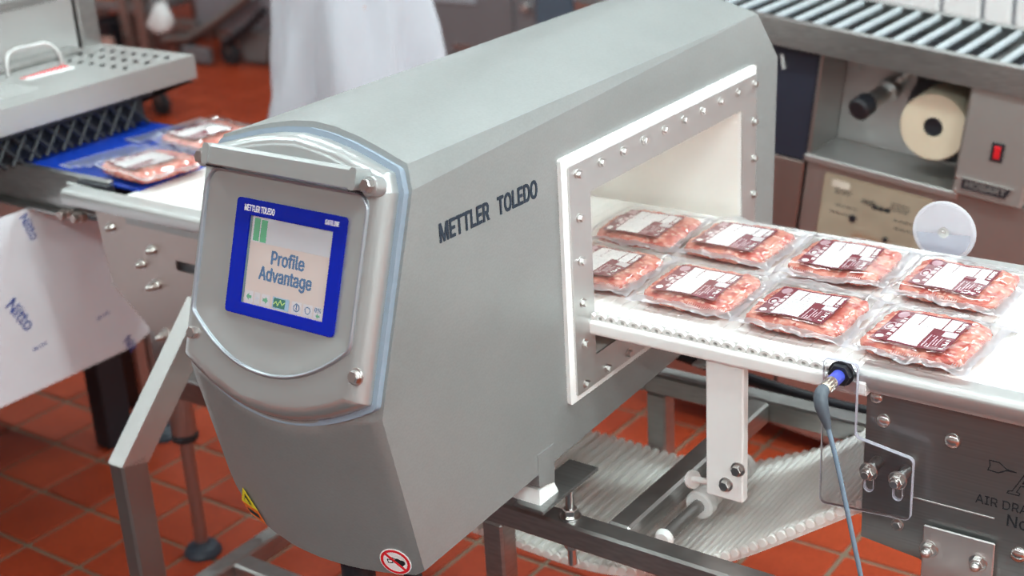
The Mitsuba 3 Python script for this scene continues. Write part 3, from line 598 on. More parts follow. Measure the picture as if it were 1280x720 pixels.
    part(k, 'label', lm, M_LABEL, True, label='maroon and white printed label', uv=np.stack([U.ravel(), W.ravel()], 1))
GP = 'meat packs in two rows on the white belt'
pack('pack of ground meat nearest the grey sensor, front row on the right', GP, .468, .163, -.03, 1)
pack('ground meat pack in the front row, second from the right', GP, .295, .172, .02, 2)
pack('ground meat pack in the front row beside the tunnel mouth', GP, .127, .178, .03, 3)
pack('ground meat pack half hidden behind the tunnel flange, front row', GP, -.045, .188, -.02, 4, ext=(.014, .014, .014, .028))
pack('ground meat pack in the back row at the right end of the belt', GP, .443, .362, -.02, 5)
pack('ground meat pack in the back row left of the round reflector', GP, .266, .372, .05, 6)
pack('ground meat pack in the back row just outside the tunnel', GP, .088, .374, .0, 7)
pack('ground meat pack farthest inside the tunnel, back row', GP, -.073, .366, .06, 8, ext=(.010, .012, .010, .03))
GL = 'meat packs on the blue belt'
pack('blurred ground meat pack where the blue belt meets the white belt', GL, -1.125, .232, -.12, 9, ext=(.13, .004, .015, .015), droop=.25, base=.898, size=(.082, .078), lab=(-.038, -.046))
pack('blurred ground meat pack on the blue belt half hidden behind the detector', GL, -1.178, .436, -.12, 10, ext=(.10, .015, .015, .03), base=.898, size=(.082, .078), lab=(-.038, -.046))

# ------------------------------------------------------------------ clear bracket, sensor with cable, reflector
SB = thing('sensor_bracket', 'clear acrylic bracket bolted to the steel side plate of the conveyor', 'bracket')
ol = Polygon([(.3745, .905), (.4215, .905), (.4215, .800), (.501, .788), (.501, .697), (.3745, .688)]).buffer(-.008).buffer(.008, quad_segs=5).buffer(.008).buffer(-.008, quad_segs=5)
ol = ol.difference(Point(.4005, .8885).buffer(.0135, quad_segs=8)).difference(rrect(.437, .449, .725, .762, .0058)).difference(rrect(.4765, .4885, .723, .760, .0058))
part(SB, 'plate', prism(ol.buffer(-.0009), .0068, (0, .0509, 0), (1, 0, 0), (0, 0, 1), (0, -1, 0)), M_ACRYL, False, label='clear acrylic plate')
part(SB, 'sawn_edge', prism(ol.difference(ol.buffer(-.0008)), .007, (0, .051, 0), (1, 0, 0), (0, 0, 1), (0, -1, 0)), M_EDGE, False, label='milky sawn edge of the acrylic')
for x, z in ((.443, .756), (.4825, .754)):
    part(SB, 'spacer', cyl((x, PY, z), (x, .0512, z), .0085, 18), M_BOLT); part(SB, 'bolt', cat(bolt((x, .0438, z), (0, -1, 0), .0088, .008), cyl((x, .036, z), (x, .028, z), .0058, 14)), M_BOLT, 25)
SE = thing('photo_sensor', 'blue barrel sensor with black nut and grey angled plug held by the clear bracket', 'sensor')
sc_ = A_([.4005, .0, .8885]); sd = A_([0, -1.0, 0])
def sp_(y): return sc_ + A_([0, y, 0])
part(SE, 'barrel', cyl(sp_(.056), sp_(.012), .0088, 26), M_SBLUE, label='blue barrel')
part(SE, 'thread', cat(*[lathe(sp_(.0435 - .0022 * i), sd, [(0, .0086), (0, .0094), (.0006, .0101), (.0012, .0094), (.0012, .0086)], 20) for i in range(3)]), M_BLACK)
part(SE, 'nut', cat(lathe(sp_(.0436), sd, [(0, .0088), (0, .0158), (.0085, .0158), (.0095, .0145), (.0095, .0088)], 6), lathe(sp_(.0436), sd, [(0, .009), (0, .0172), (.0025, .0172), (.0025, .009)], 24), lathe(sp_(.0512), (0, 1, 0), [(0, .0088), (0, .0158), (.004, .0158), (.004, .0088)], 6)), M_BLACK, 20, label='black hexagon nut')
part(SE, 'collar', cat(lathe(sp_(.0125), sd, [(0, 0), (0, .0086), (.006, .0082), (.006, 0)], 22), *[cyl(sp_(.011) + A_([.0072 * math.cos(t), 0, .0072 * math.sin(t)]), sp_(-.006) + A_([.0072 * math.cos(t), 0, .0072 * math.sin(t)]), .0017, 6) for t in np.linspace(0, 6.28, 11)[:-1]]), M_BOLT, label='knurled steel collar')
part(SE, 'ring', cyl(sp_(.0065), sp_(-.014), .0068, 22), M_CREAM, label='cream plug ring')
pl = spline([(.4005, -.012, .8885), (.4008, -.021, .8862), (.4035, -.027, .878), (.409, -.030, .864), (.4165, -.032, .846)], 22)
part(SE, 'plug', tube(pl, np.interp(np.linspace(0, 1, 22), [0, .2, .45, .8, 1], [.0083, .0092, .0090, .0062, .0043]), 16), M_CABLE, 40, label='grey angled plug')
cb = spline([(.4155, -.0318, .8485), (.4205, -.0335, .836), (.431, -.037, .806), (.446, -.042, .757), (.462, -.046, .700), (.4745, -.048, .652), (.486, -.050, .60), (.50, -.045, .52), (.53, -.02, .40)], 60)
part(SE, 'cable', tube(cb, .0031, 10), M_CABLE2, 60, label='pale blue grey cable')
RF = thing('reflector', 'round translucent white reflector standing at the far rail of the conveyor', 'reflector')
rc = A_([.361, .530, .918])
part(RF, 'disc', lathe(rc + [0, .004, 0], (0, -1, 0), [(0, 0), (0, .0478), (.002, .0496), (.006, .0496), (.0078, .0478), (.0078, .0455), (.0066, .0445), (.0066, 0)], 56), M_FROST, 40, label='frosted disc')
M_FIELD = mat('prism_field', pr((.40, .40, .47), .35))
part(RF, 'prism_field', prism(Polygon([(.043 * math.cos(t), .043 * math.sin(t)) for t in np.linspace(math.pi + .12, 2 * math.pi + .02, 30)]), .0006, rc + [0, -.0031, 0], (1, 0, 0), (0, 0, 1), (0, -1, 0)), M_FIELD, False)
part(RF, 'screw', cat(lathe(rc + [0, -.003, 0], (0, -1, 0), [(0, .0088), (.0012, .0088), (.0012, .0045), (.0022, .0045), (.0022, 0)], 18), domehead(rc + [0, -.0045, 0], (0, -1, 0), .0042)), M_BOLT)
part(RF, 'bracket', bx(.346, .376, .535, .538, .84, .925, .001), M_SOFT)

# ------------------------------------------------------------------ label station with roller track, leaning 6.8 degrees along x
th = math.radians(6.8); EX = A_([math.cos(th), 0, -math.sin(th)]); EZ = A_([math.sin(th), 0, math.cos(th)]); EO = A_([-.211, 1.3, .759]); EY = A_([0, 1.0, 0])
def loc(m): return put(m, EO, EX, EY, EZ)        # local x along the track, y into depth, z up
def lb(*a): return loc(bx(*a))
LS = thing('wrapping_station', 'old stainless wrapping station with a roll in an open bay below the roller track', 'machine')
part(LS, 'cabinet', loc(cat(bx(.0, .62, .005, .33, -.70, -.004), bx(-.004, .62, .30, .33, -.004, .235), bx(.352, .62, .02, .30, .0, .235))), M_STAIN, False)
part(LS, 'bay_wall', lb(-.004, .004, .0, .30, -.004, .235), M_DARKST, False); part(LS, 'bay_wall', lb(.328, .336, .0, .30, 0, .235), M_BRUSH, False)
part(LS, 'bay_back', lb(.004, .328, .145, .150, 0, .235), M_SOFT, False)
part(LS, 'shelf', loc(cat(bx(-.006, .344, -.004, .15, -.006, 0, .002), bx(-.006, .344, -.006, -.001, -.016, 0, .002))), M_SOFT)
cp = part(LS, 'control_panel', loc(cat(bx(.337, .480, -.022, .02, .004, .236, .003))), M_PANEL, False, label='control panel with red rocker switch')
part(cp, 'switch', lb(.399, .425, -.0255, -.022, .092, .132, .001), M_BLACK); k = part(cp, 'rocker', loc(hull([(.4055, -.0255, .098), (.4185, -.0255, .098), (.4055, -.0255, .126), (.4185, -.0255, .126), (.4060, -.0300, .1235), (.4180, -.0300, .1235), (.4060, -.0265, .1), (.4180, -.0265, .1)])), M_RED, False, label='red rocker')
np_ = part(cp, 'nameplate', loc(prism([(.352, .020), (.366, .018 + .000), (.446, .018), (.458, .042), (.352, .042)], .003, (0, -.022, 0), (1, 0, 0), (0, 0, 1), (0, -1, 0))), M_BLACK, False, label='black maker nameplate with pale letters')
part(np_, 'lettering', loc(words('HOBART', (.361, -.0251, .0245), (1, 0, 0), (0, 0, 1), .084, .0132)), mat('plate_letters', pr((.30, .29, .28), .4, .4)), False)
part(np_, 'rim', loc(prism(Polygon([(.352, .018), (.446, .018), (.458, .042), (.352, .042)]).exterior.buffer(.0011), .0036, (0, -.022, 0), (1, 0, 0), (0, 0, 1), (0, -1, 0))), M_SOFT, False)
for x, z in ((.341, .040), (.341, .012)): part(cp, 'rivet', loc(domehead((x, -.022, z), (0, -1, 0), .004)), M_BOLT)
# instruction plate
pq = part(LS, 'instruction_plate', loc(prism(rrect(.046, .292, -.205, -.034, .003), .003, (0, .005, 0), (1, 0, 0), (0, 0, 1), (0, -1, 0))), mat('plaque_edge', pr((.40, .31, .2), .5)), False, label='stained beige instruction plate')
qv = A_([(.048, .0018, -.203), (.290, .0018, -.203), (.290, .0018, -.036), (.048, .0018, -.036)])
part(pq, 'print_face', loc(trimesh.Trimesh(qv, [[0, 1, 2], [0, 2, 3]], process=False)), M_PLAQ, False, uv=A_([(0, 0), (1, 0), (1, 1), (0, 1.0)]))
ms = []
for z, xs in ((-.064, [(.075, .115), (.205, .245)]), (-.071, [(.075, .11), (.205, .25)]), (-.078, [(.20, .245)]), (-.10, [(.08, .13), (.215, .26)]), (-.118, [(.07, .12), (.22, .27)])):
    for a, b in xs:
        while a < b:
            w = RNG.uniform(.006, .014); ms.append(bx(a, min(a + w, b), .0012, .0018, z - .0014, z + .0014, 0)); a += w + .003
for a, w in ((.166, .012), (.180, .009), (.191, .014)): ms.append(bx(a, a + w, .0012, .0018, -.088, -.078, 0))
for i in range(7): a = .138 + .005 * i; ms.append(loc.__globals__['bx'](a, a + .0028, .0012, .0018, -.079 - .0012 * i, -.072 + .0011 * (i % 3), 0))
part(pq, 'print', loc(cat(*ms)), M_INK, False, kind='stuff', label='small illegible print')
part(pq, 'knob_hole', loc(lathe((.125, .0012, -.122), (0, -1, 0), [(0, 0), (0, .0085), (.004, .0075), (.004, 0)], 20)), M_BLACK); part(pq, 'knob_hole', loc(lathe((.205, .0012, -.150), (0, -1, 0), [(0, 0), (0, .006), (.004, .005), (.004, 0)], 20)), M_BLACK)
part(pq, 'pale_patch', loc(prism(rrect(.065, .108, -.060, -.043, .006), .0004, (0, .0015, 0), (1, 0, 0), (0, 0, 1), (0, -1, 0))), mat('plaque_pale', pr((.72, .66, .56), .3)), False)  # lighter rounded patch near the top left of the plate
# roll of film with its core and brake disc; crank with black knob
part(LS, 'brake_disc', loc(lathe((.268, .142, .120), (0, -1, 0), [(0, 0), (0, .108), (.012, .108), (.012, 0)], 48)), M_BLACK, label='dark round brake disc')
rl = part(LS, 'film_roll', loc(lathe((.259, .13, .118), (0, -1, 0), [(0, 0), (0, .070), (.004, .073), (.106, .073), (.109, .0705), (.109, .0215), (.10, .020), (.10, 0)], 52)), M_PAPER, 40, label='beige roll seen end on')
part(rl, 'core', loc(lathe((.259, .032, .118), (0, -1, 0), [(0, 0), (0, .0205), (.008, .0205), (.010, .018), (.006, .016), (.004, 0)], 30)), M_BLACK, label='black core hub')
ck = part(LS, 'crank', loc(cat(cyl((.122, .145, .150), (.105, .03, .133), .019, 24), cyl((.130, .12, .165), (.190, .125, .225), .0085, 14), cyl((.122, .128, .150), (.117, .10, .146), .026, 26))), M_SOFT, label='steel crank in the bay')
part(ck, 'knob', loc(cyl((.1065, .035, .1345), (.099, -.005, .125), .0255, 28, .006)), M_BLACK, label='black knob')
part(ck, 'clamp', loc(cat(cyl((.172, .10, .212), (.215, .09, .219), .012, 12), cyl((.19, .10, .215), (.205, .07, .207), .015, 12))), M_BLACK)
part(LS, 'outlet', lb(-.004 + .02, .040, .128, .134, .17, .21, .002), M_SOFT); part(LS, 'side_screw', loc(domehead((.172, .145, .17), (0, -1, 0), .005)), M_BLACK)
SBN = thing('dark_side_bin', 'dark navy bin with a brown steel lower front between detector and wrapping station', 'bin')
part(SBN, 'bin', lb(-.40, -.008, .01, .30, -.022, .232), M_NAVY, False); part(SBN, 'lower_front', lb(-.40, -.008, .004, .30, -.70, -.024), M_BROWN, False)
part(SBN, 'latch', loc(cat(hull([(-.098, .004, .208), (-.09, .004, .208), (-.078, -.006, .180), (-.084, -.006, .178), (-.098, .012, .2), (-.08, .012, .18)]))), M_SOFT, False)
TR = thing('roller_track', 'inclined gravity roller track with grey rollers above the wrapping station', 'roller conveyor')

part(TR, 'side_channel', loc(cat(bx(-.62, 1.25, -.034, -.030, .236, .2935, .001), bx(-.62, 1.25, -.034, -.010, .2905, .2945, .001), bx(-.62, 1.25, -.034, -.012, .236, .239, .001))), M_BRUSH, False)
part(TR, 'side_channel', loc(cat(bx(-.62, 1.25, .282, .286, .236, .2935, .001), bx(-.62, 1.25, .262, .286, .2905, .2945, .001))), M_BRUSH, False)
for i in range(-10, 19):
    x = -.078 + .0452 * i + .004
    if x < -.6 or x > 1.22: continue
    k = part(TR, 'roller', loc(cyl((x, -.012, .2835), (x, .264, .2835), .0086, 18, .0015)), M_ROLLER)
    part(k, 'axle', loc(cat(cyl((x, -.030, .2815), (x, -.011, .2815), .004, 8), cyl((x, .263, .2815), (x, .283, .2815), .004, 8))), M_BOLT)
part(TR, 'pan', loc(bx(-.6, 1.2, .0, .27, .238, .2405, 0)), M_BLACK, False)
for x in (-.3, .02, .33, .70): part(TR, 'cross_tie', loc(bx(x, x + .02, -.03, .285, .242, .258, .001)), M_BRUSH, False)

# ------------------------------------------------------------------ infeed: packing machine with slotted tray, blue belt, film covered panel
PM = thing('packing_machine', 'stainless packing machine with a slotted outfeed tray above the blue belt', 'machine')
tz = 1.033; slot = affinity.rotate(rrect(-.0165, .0165, -.0055, .0055, .0054), -46, origin=(0, 0))
holes = [affinity.translate(slot, x, y) for y, xs in ((.447, np.arange(-1.654, -1.42, .0375)), (.503, np.arange(-1.649, -1.41, .0378)), (.5555, np.arange(-1.637, -1.41, .0367))) for x in xs]
tp = sbox(-1.70, -.5, -1.38, .603)
for h_ in holes: tp = tp.difference(h_)
ty = part(PM, 'tray', cat(prism(tp, .002, (0, 0, tz - .002)), bx(-1.384, -1.380, -.5, .603, tz - .053, tz, .0008), bx(-1.70, -1.38, .600, .604, tz - .053, tz, .0008)), M_SOFT, False, label='slotted stainless outfeed tray')
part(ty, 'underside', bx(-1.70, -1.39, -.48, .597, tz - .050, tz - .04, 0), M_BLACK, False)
part(ty, 'rib', cat(*[bx(-1.60 + .019 * i, -1.592 + .019 * i, -.3, .24, tz, tz + .003, .001) for i in range(8)]), M_SOFT, False)
part(PM, 'handle', tube(spline([(-1.615, .283, tz - .004), (-1.617, .285, tz + .030), (-1.62, .298, tz + .048), (-1.62, .318, tz + .053), (-1.617, .36, tz + .052), (-1.612, .392, tz + .050), (-1.605, .405, tz + .038), (-1.60, .407, tz - .004)], 40), .0055, 12), M_SOFT, 60, label='bent tube handle')
stk = part(PM, 'sticker', prism([(-1.547, .283), (-1.541, .402), (-1.563, .406), (-1.567, .283)], .0006, (0, 0, tz)), M_SIGNW, False, label='white and red sticker'); part(stk, 'stripe', prism([(-1.567, .283), (-1.563, .406), (-1.592, .411), (-1.578, .283)], .0006, (0, 0, tz)), M_RED, False)
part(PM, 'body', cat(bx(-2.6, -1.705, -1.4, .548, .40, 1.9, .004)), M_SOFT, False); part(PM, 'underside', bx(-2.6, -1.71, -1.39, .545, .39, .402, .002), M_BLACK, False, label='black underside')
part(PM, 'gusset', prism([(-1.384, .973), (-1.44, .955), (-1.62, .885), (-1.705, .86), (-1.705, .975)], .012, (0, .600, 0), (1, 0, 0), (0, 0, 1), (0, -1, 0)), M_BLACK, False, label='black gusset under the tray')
part(PM, 'ledge', cat(bx(-1.705, -1.655, -.5, .52, tz, tz + .012, .003), bx(-1.705, -1.69, -.5, .50, 1.155, 1.175, .003), bx(-1.705, -1.69, -.5, .50, 1.215, 1.23, .003)), M_BRUSH, False)
part(PM, 'column', cat(bx(-1.755, -1.702, .556, .612, tz - .05, 1.9, .004), bx(-1.775, -1.755, .556, .612, .9, 1.9, .002)), M_BRUSH, False)
part(PM, 'leg', bx(-1.80, -1.74, .46, .54, .0, .39, .003), M_BLACK, False); part(PM, 'leg', bx(-2.5, -2.44, .46, .54, .0, .39, .003), M_BLACK, False); part(PM, 'leg', bx(-1.80, -1.74, -.9, -.82, .0, .39, .003), M_BLACK, False); part(PM, 'leg', bx(-2.5, -2.44, -.9, -.82, .0, .39, .003), M_BLACK, False)
MC = thing('mesh_curtain', 'black link mesh curtain hanging under the tray above the blue belt', 'curtain')
ms = []
for i in range(26):
    y0 = -.46 + .042 * i
    for sg_ in (1, -1):
        p0, p1 = A_([-1.425, y0, .966]), A_([-1.415, y0 + sg_ * .055, .905])
        if -.48 < p1[1] < .485 and y0 < .49: ms.append(tube([p0, (p0 + p1) / 2, p1], .0052, 6))
part(MC, 'mesh', cat(*ms), M_BLACK, 40, kind='stuff')
part(MC, 'backing', bx(-1.445, -1.435, -.48, .485, .905, .965, .001), M_BLACK, False); part(MC, 'rail', bx(-1.45, -1.41, -.48, .50, .962, .979, .002), M_BLACK, False)
BC = thing('blue_conveyor', 'blue infeed belt conveyor with a stainless side rail left of the white belt', 'conveyor')
part(BC, 'belt', cat(bx(-1.70, -1.085, .152, .505, .886, .896, .003), cyl((-1.088, .152, .884), (-1.088, .505, .884), .0125, 20)), M_BBELT, 40, label='bright blue belt')
part(BC, 'side_rail', cat(bx(-1.70, -1.145, .136, .151, .822, .905, .003), bx(-1.70, -1.26, .118, .151, .815, .824, .002)), M_BRUSH, False); part(BC, 'side_rail', bx(-1.70, -1.10, .507, .518, .822, .893, .003), M_BRUSH, False)
part(BC, 'tensioner', cat(bx(-1.225, -1.135, .122, .137, .880, .9, .002), bx(-1.20, -1.15, .115, .137, .868, .884, .003)), M_BLACK, False); part(BC, 'tensioner', cyl((-1.25, .12, .890), (-1.18, .12, .888), .005, 12), M_SOFT)
for x in (-1.266, -1.226): part(BC, 'clamp', cat(bx(x - .016, x + .016, .108, .125, .818, .836, .003), cyl((x, .108, .827), (x, .098, .827), .009, 12)), M_BROWN, False)
part(BC, 'drive_roller', cyl((-1.425, .09, .782), (-1.425, .135, .782), .021, 20), M_RUB)
part(BC, 'frame_bar', cat(bx(-1.70, -1.10, .16, .20, .80, .87, .003), bx(-1.70, -1.10, .45, .49, .80, .87, .003)), M_BLACK, False)
FPn = thing('film_covered_panel', 'white film covered panel with scattered blue lettering under the blue belt', 'panel')
SX = -1.40
part(FPn, 'sheet', prism([(-1.0, .43), (-.033, .4265), (.320, .423), (.386, .442), (.372, .50), (.36, .815), (-1.0, .815)], .004, (SX - .004, 0, 0), (0, 1, 0), (0, 0, 1), (1, 0, 0)), M_SHEET, False)
def ntt(y, z, ang, h, text='Nitto'):
    c, s = math.cos(ang), math.sin(ang); part(FPn, 'lettering', words(text, (SX + .0002, y, z), (0, c, s), (0, -s, c), None, h, .0004), M_INKB, False, label='blue lettering')
ntt(.026, .632, -1.08, .027); ntt(.098, .802, -1.25, .020); ntt(.298, .445, -1.1, .022, 'Nit'); ntt(.240, .520, .1, .006, 'Nitto 503'); ntt(.07, .514, .1, .006, 'Nitto 503')
ntt(-.12, .70, -1.08, .027); ntt(-.2, .52, -1.1, .022)
PFt = thing('machine_foot', 'black round levelling foot on the tiles behind the bent leg', 'foot')
part(PFt, 'pad', lathe((-1.687, .591, 0), (0, 0, 1), [(0, 0), (0, .052), (.008, .052), (.022, .042), (.03, .02), (.04, .016), (.04, 0)], 28), M_PADF); part(PFt, 'stem', cyl((-1.687, .591, .038), (-1.687, .591, .79), .012, 14), M_DARKST)
DL = thing('dark_leg_box', 'dark upright box leg standing behind the film covered panel', 'leg')
part(DL, 'column', hull([(-1.93, .655, .0), (-1.85, .655, .0), (-1.93, .72, 0), (-1.85, .72, 0), (-1.93, .655, .75), (-1.85, .655, .75), (-1.93, .72, .75), (-1.85, .72, .75)]), M_BLACK, False); part(DL, 'column_face', bx(-1.848, -1.83, .655, .735, .0, .75, .002), M_BROWN, False)

# ------------------------------------------------------------------ person in a white coat
PN = thing('person', 'person in a long white work coat standing behind the detector', 'person')
pc = A_([-1.675, 1.475, 0]); fa = A_([-.55, .835, 0]); fa /= np.linalg.norm(fa); ra = np.cross(fa, [0, 0, 1.0])     # facing away from the camera
def W(r, f, z): return pc + ra * r + fa * f + A_([0, 0, z])
def limb(seq):
    out = None
    for (p, r), (q, t) in zip(seq[:-1], seq[1:]):
        a = m3.Manifold.sphere(r, 20).translate(p.tolist()); b = m3.Manifold.sphere(t, 20).translate(q.tolist()); h = m3.Manifold.batch_hull([a, b]); out = h if out is None else out + h
    return out
bod = limb([(W(0, 0, .95), .15), (W(0, 0, 1.15), .135), (W(0, .0, 1.38), .14)]) + limb([(W(-.17, 0, 1.43), .065), (W(.17, 0, 1.43), .065)]) + limb([(W(0, 0, 1.42), .07), (W(0, .01, 1.56), .055), (W(0, .02, 1.60), .06)])
bod += limb([(W(0, .02, 1.685), .094), (W(0, .035, 1.655), .088)]) + limb([(W(0, .055, 1.62), .06), (W(0, .075, 1.60), .045)]) + limb([(W(0, .118, 1.665), .012), (W(0, .130, 1.64), .016)])
for s in (-1, 1):
    bod += limb([(W(s * .09, 0, .92), .095), (W(s * .10, .01, .50), .062), (W(s * .105, -.02, .10), .045)]) + limb([(W(s * .105, -.03, .055), .05), (W(s * .115, .12, .035), .04)])
    el = W(s * .26, .02, 1.13); wr = W(s * .17, .25, 1.05)
    bod += limb([(W(s * .19, 0, 1.41), .058), (el, .045), (wr, .03)]); pm = wr + fa * .06 - ra * s * .01
    bod += limb([(wr, .027), (pm, .030)]) + limb([(W(s * .092, .03, 1.67), .018), (W(s * .095, .02, 1.655), .016)])
    for i in range(4):
        o = (i - 1.5) * .019; L_ = (.075, .085, .08, .06)[i]
        bod += limb([(pm + ra * o, .010), (pm + ra * o + fa * L_ * .6 + A_([0, 0, -.008]), .009), (pm + ra * o + fa * L_ + A_([0, 0, -.03]), .008)])
    bod += limb([(wr + fa * .03 - ra * s * .02, .011), (pm - ra * s * .045 + fa * .01, .0095), (pm - ra * s * .052 + fa * .04, .008)])
bm = from_man(bod.refine_to_length(.02)); trimesh.smoothing.filter_taubin(bm, iterations=8); part(PN, 'body', bm, M_SKIN, True)
tr = None
for s in (-1, 1): t_ = limb([(W(s * .09, 0, .93), .112), (W(s * .10, .01, .50), .085), (W(s * .105, -.015, .10), .072)]); tr = t_ if tr is None else tr + t_
part(PN, 'trousers', from_man(tr), M_TROU, 40)
for s in (-1, 1): part(PN, 'boot', from_man(limb([(W(s * .105, -.02, .12), .07), (W(s * .105, -.03, .062), .061)]) + limb([(W(s * .105, -.035, .056), .055), (W(s * .115, .13, .045), .044)])), M_SIGNW, 40)
part(PN, 'hair', from_man(limb([(W(0, .005, 1.70), .101), (W(0, -.005, 1.66), .094)]) - m3.Manifold.cube([.4, .4, .4]).translate([-.2, -.2, -.2]).rotate([0, 0, math.degrees(math.atan2(fa[1], fa[0]))]).translate(W(0, .245, 1.50).tolist())), M_TROU, 60)
n = 72; zs = [.60, .66, .74, .82, .90, .98, 1.06, 1.16, 1.28, 1.38, 1.45, 1.49]
wx = [.275, .262, .245, .232, .222, .213, .205, .205, .215, .225, .19, .08]; wy = [.185, .180, .175, .170, .165, .16, .155, .155, .16, .155, .11, .07]
V = []
for z, a, b in zip(zs, wx, wy):
    for t in np.linspace(0, 2 * np.pi, n, endpoint=False):
        f = 1 + (.09 * math.sin(5 * t + .8 + 3 * z) + .085 * math.sin(9 * t + 1.9 - 4 * z) + .045 * math.sin(14 * t + 7 * z) * math.sin(3 * t + 9 * z)) * smooth01(1.3, .8, z)
        V.append(W(a * f * math.cos(t), b * f * math.sin(t), z))
F = [];
for i in range(len(zs) - 1):
    j = np.arange(n); q = (j + 1) % n
    F += [np.stack([i * n + j, i * n + q, (i + 1) * n + q], 1), np.stack([i * n + j, (i + 1) * n + q, (i + 1) * n + j], 1)]
coat = trimesh.Trimesh(A_(V), np.vstack(F), process=False)
slv = []
for s in (-1, 1): slv.append(from_man(limb([(W(s * .19, 0, 1.40), .078), (W(s * .262, .02, 1.13), .064), (W(s * .185, .215, 1.065), .052)])))
part(PN, 'coat', cat(coat, *slv), M_COAT, 50, label='long white coat with loose folds')

# ------------------------------------------------------------------ far background
GC = thing('grey_cabinet', 'dark grey steel cabinet standing far behind the detector', 'cabinet')
part(GC, 'body', bx(-3.25, -2.39, 3.4, 4.0, .08, 1.5, .01), M_GREYC, False)
part(GC, 'window', bx(-2.98, -2.70, 3.39, 3.4, .535, .95, .003), mat('cabinet_window', pr((.34, .38, .42), .25)), False); part(GC, 'door_edge', bx(-2.52, -2.505, 3.385, 3.4, .1, 1.4, .003), M_GREYC, False)
part(GC, 'lettering', words('MODEL', (-2.86, 3.397, .335), (1, 0, 0), (0, 0, 1), .16, .03, .002), M_BROWN, False) if False else None
part(GC, 'vent', cat(*[bx(-2.84 + .03 * i, -2.822 + .03 * i, 3.392, 3.4, .33, .355, .001) for i in range(5)]), M_BROWN, False)
part(GC, 'knob', cyl((-2.43, 3.4, .545), (-2.43, 3.37, .545), .018, 16), M_SOFT); part(GC, 'knob', cyl((-2.62, 3.4, .335), (-2.62, 3.37, .335), .014, 16), M_BOLT)
part(GC, 'foot', cat(*[cyl((x, y, 0), (x, y, .08), .03, 12) for x in (-3.2, -2.45) for y in (3.46, 3.94)]), M_BLACK)
BC2 = thing('blue_grey_cabinet', 'dark blue grey upright cabinet right of the grey cabinet', 'cabinet'); part(BC2, 'body', bx(-2.38, -2.185, 3.38, 3.9, 0, 1.5, .008), M_BLUEG, False)
BX = thing('stainless_bin', 'dull stainless bin beside the blue grey cabinet', 'bin'); part(BX, 'body', bx(-2.175, -1.45, 3.36, 3.9, 0, 1.1, .008), M_BROWN, False); part(BX, 'rim', bx(-2.178, -1.44, 3.35, 3.91, 1.1, 1.12, .005), M_SOFT, False)
def caster(holder, x, y, top, r=.055):
    c_ = part(holder, 'caster', cat(bx(x - .03, x + .03, y - .03, y + .03, top - .008, top, .002), hull([(x - .022, y - .02, top - .01), (x + .022, y - .02, top - .01), (x - .022, y + .02, top - .01), (x + .022, y + .02, top - .01), (x + .02, y - .022, r), (x + .04, y - .022, r), (x + .02, y + .022, r), (x + .04, y + .022, r)])), M_DARKST, False)
    part(c_, 'wheel', lathe((x + .02, y - .017, r), (0, 1, 0), [(0, 0), (0, r * .4), (0, r * .85), (.006, r), (.028, r), (.034, r * .85), (.034, 0)], 26), M_RUB)
def cart(name, label, x0, x1, y0, y1, zt, zl, b, brace=True, r=.055):
    k = thing(name, label, 'cart')
    part(k, 'top', bx(x0, x1, y0, y1, zt - .04, zt, .005), b, False); part(k, 'shelf', bx(x0, x1, y0, y1, zl - .03, zl, .004), b, False)
    for x in (x0 + .02, x1 - .055):
        for y in (y0 + .02, y1 - .055): part(k, 'leg', bx(x, x + .035, y, y + .035, 2 * r + .02, zt - .04, .003), M_BRUSH, False); caster(k, x + .017, y + .017, 2 * r + .02, r)
    if brace: part(k, 'brace', cat(tube([(x0 + .03, y0 - .01, zl), ((x0 + x1) / 2, y0 - .01, (zl + zt) / 2), (x1 - .03, y0 - .01, zt - .05)], .014, 10), tube([(x0 + .2, y0 - .012, zl + .02), (x1 - .1, y0 - .012, zl + .35)], .012, 8)), M_DARKST)
    return k
WC = thing('wheeled_cart', 'grey sheet metal cart with slanting dark braces far behind the slotted tray', 'cart')
part(WC, 'body', hull([(-4.98, 3.84, .20), (-4.36, 3.84, .13), (-4.98, 4.5, .20), (-4.36, 4.5, .13), (-5.0, 3.84, .95), (-4.34, 3.84, .95), (-5.0, 4.5, .95), (-4.34, 4.5, .95)]), mat('cart_grey', pr((.30, .29, .32), .45, .5)), False)
part(WC, 'lower_sheet', hull([(-4.62, 3.82, .03), (-4.47, 3.82, .03), (-4.62, 3.86, .03), (-4.47, 3.86, .03), (-4.70, 3.82, .2), (-4.40, 3.82, .2), (-4.70, 3.86, .2), (-4.40, 3.86, .2)]), mat('cart_grey_low', pr((.20, .19, .19), .5, .4)), False)
part(WC, 'brace', tube([(-5.20, 3.78, .105), (-5.0, 3.78, .13), (-4.75, 3.78, .25), (-4.48, 3.78, .40)], .028, 10), M_DARKST, 50); part(WC, 'brace', tube([(-4.72, 3.77, .12), (-4.55, 3.77, .21), (-4.38, 3.77, .33)], .024, 10), M_BLACK, 50)
part(WC, 'step_plate', bx(-4.99, -4.79, 3.70, 3.74, .02, .10, .004), M_GREYC, False)
for x, y in ((-5.08, 3.80), (-4.73, 3.80), (-5.0, 4.4), (-4.45, 4.4)): caster(WC, x, y, .16, .066)
part(WC, 'support', bx(-5.12, -4.95, 3.78, 3.84, .16, .22, .004), M_DARKST, False)
CA = thing('tray_caster_stand', 'low dark stand on a black caster seen under the corner of the slotted tray', 'stand')
part(CA, 'frame', cat(bx(-5.1, -4.2, 2.86, 2.92, .14, .20, .004), bx(-5.1, -4.2, 2.4, 2.46, .14, .20, .004), bx(-5.1, -4.2, 2.4, 2.92, .19, .20, .002)), M_BLACK, False)
for x, y in ((-4.27, 2.89), (-5.0, 2.89), (-4.27, 2.43), (-5.0, 2.43)): caster(CA, x, y, .14, .055)
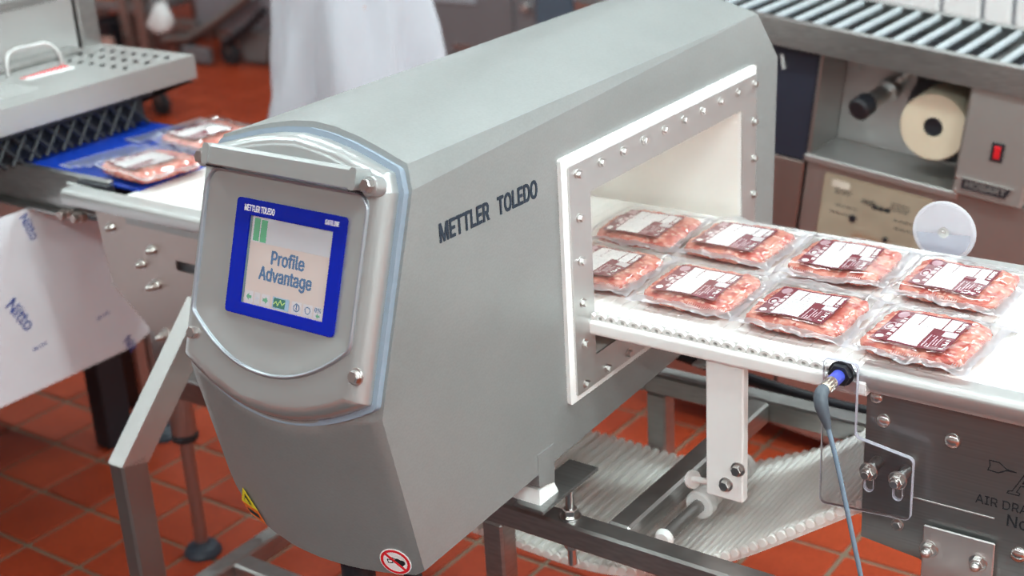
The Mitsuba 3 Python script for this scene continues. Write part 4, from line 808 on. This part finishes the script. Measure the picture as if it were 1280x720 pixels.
k = thing('work_table', 'stainless work table with paired brown reflecting legs far behind the slotted tray', 'table')
part(k, 'top', bx(-6.6, -5.27, 3.75, 4.4, .86, .90, .004), M_SOFT, False); part(k, 'shelf', bx(-6.5, -5.28, 3.74, 4.3, .255, .30, .003), mat('shelf_grey', pr((.36, .35, .36), .4, .7)), False)
for x in (-6.4, -5.50, -5.36):
    for y in (3.72, 4.26): part(k, 'leg', bx(x, x + .075, y, y + .05, 0, .86, .004), M_BROWN, False)
k = thing('black_tub', 'black plastic tub on the floor under the far work table', 'tub'); part(k, 'tub', hull([(-5.72, 3.70, 0), (-5.56, 3.70, 0), (-5.72, 3.9, 0), (-5.56, 3.9, 0), (-5.76, 3.66, .19), (-5.53, 3.66, .19), (-5.76, 3.94, .19), (-5.53, 3.94, .19)]), M_BLACK, False)
MP = mat('pink_card', pr((.55, .33, .28), .6))
for x, lab_ in ((-5.86, 'pinkish carton on the floor left of the black tub'), (-5.52, 'small pinkish carton on the floor right of the black tub')):
    k = thing('carton', lab_, 'carton'); part(k, 'box', bx(x - .05, x + .03, 3.62, 3.655, 0, .115, .004), MP, False); part(k, 'flap', bx(x - .052, x + .032, 3.618, 3.657, .115, .119, .001), MP, False)
k = thing('white_sack', 'small white sack hanging at the left end of the grey cart', 'sack'); part(k, 'sack', hull(RNG.normal(0, 1, (60, 3)).clip(-1.6, 1.6) * [.045, .03, .05] + [-5.07, 3.66, .265]), M_SIGNW, 60)
k = thing('orange_bin', 'orange bin standing on the shelf of the far work table', 'bin'); part(k, 'bin', hull([(-5.9, 3.80, .302), (-5.62, 3.80, .302), (-5.9, 4.0, .302), (-5.62, 4.0, .302), (-5.93, 3.78, .44), (-5.59, 3.78, .44), (-5.93, 4.03, .44), (-5.59, 4.03, .44)]), M_ORA, False)
HS = thing('black_strand', 'black hose lying under the far edge of the white belt conveyor', 'strand')
part(HS, 'strand', tube(spline([(-.45, .62, .55), (-.1, .60, .56), (.05, .58, .555), (.25, .58, .548), (.6, .60, .54), (1.0, .62, .40)], 40), .012, 10), M_BLACK, 60)  # plain black tube along the far edge of the conveyor
DC = thing('detector_cable', 'black cable hanging below the metal detector', 'cable')
part(DC, 'cable', tube(spline([(-.10, -.25, .652), (-.10, -.26, .60), (-.08, -.25, .50), (-.05, -.15, .38), (-.02, .05, .30)], 30), .013, 12), M_BLACK, 60); part(DC, 'gland', cyl((-.165, -.30, .58), (-.165, -.30, .655), .024, 20), M_BLACK)
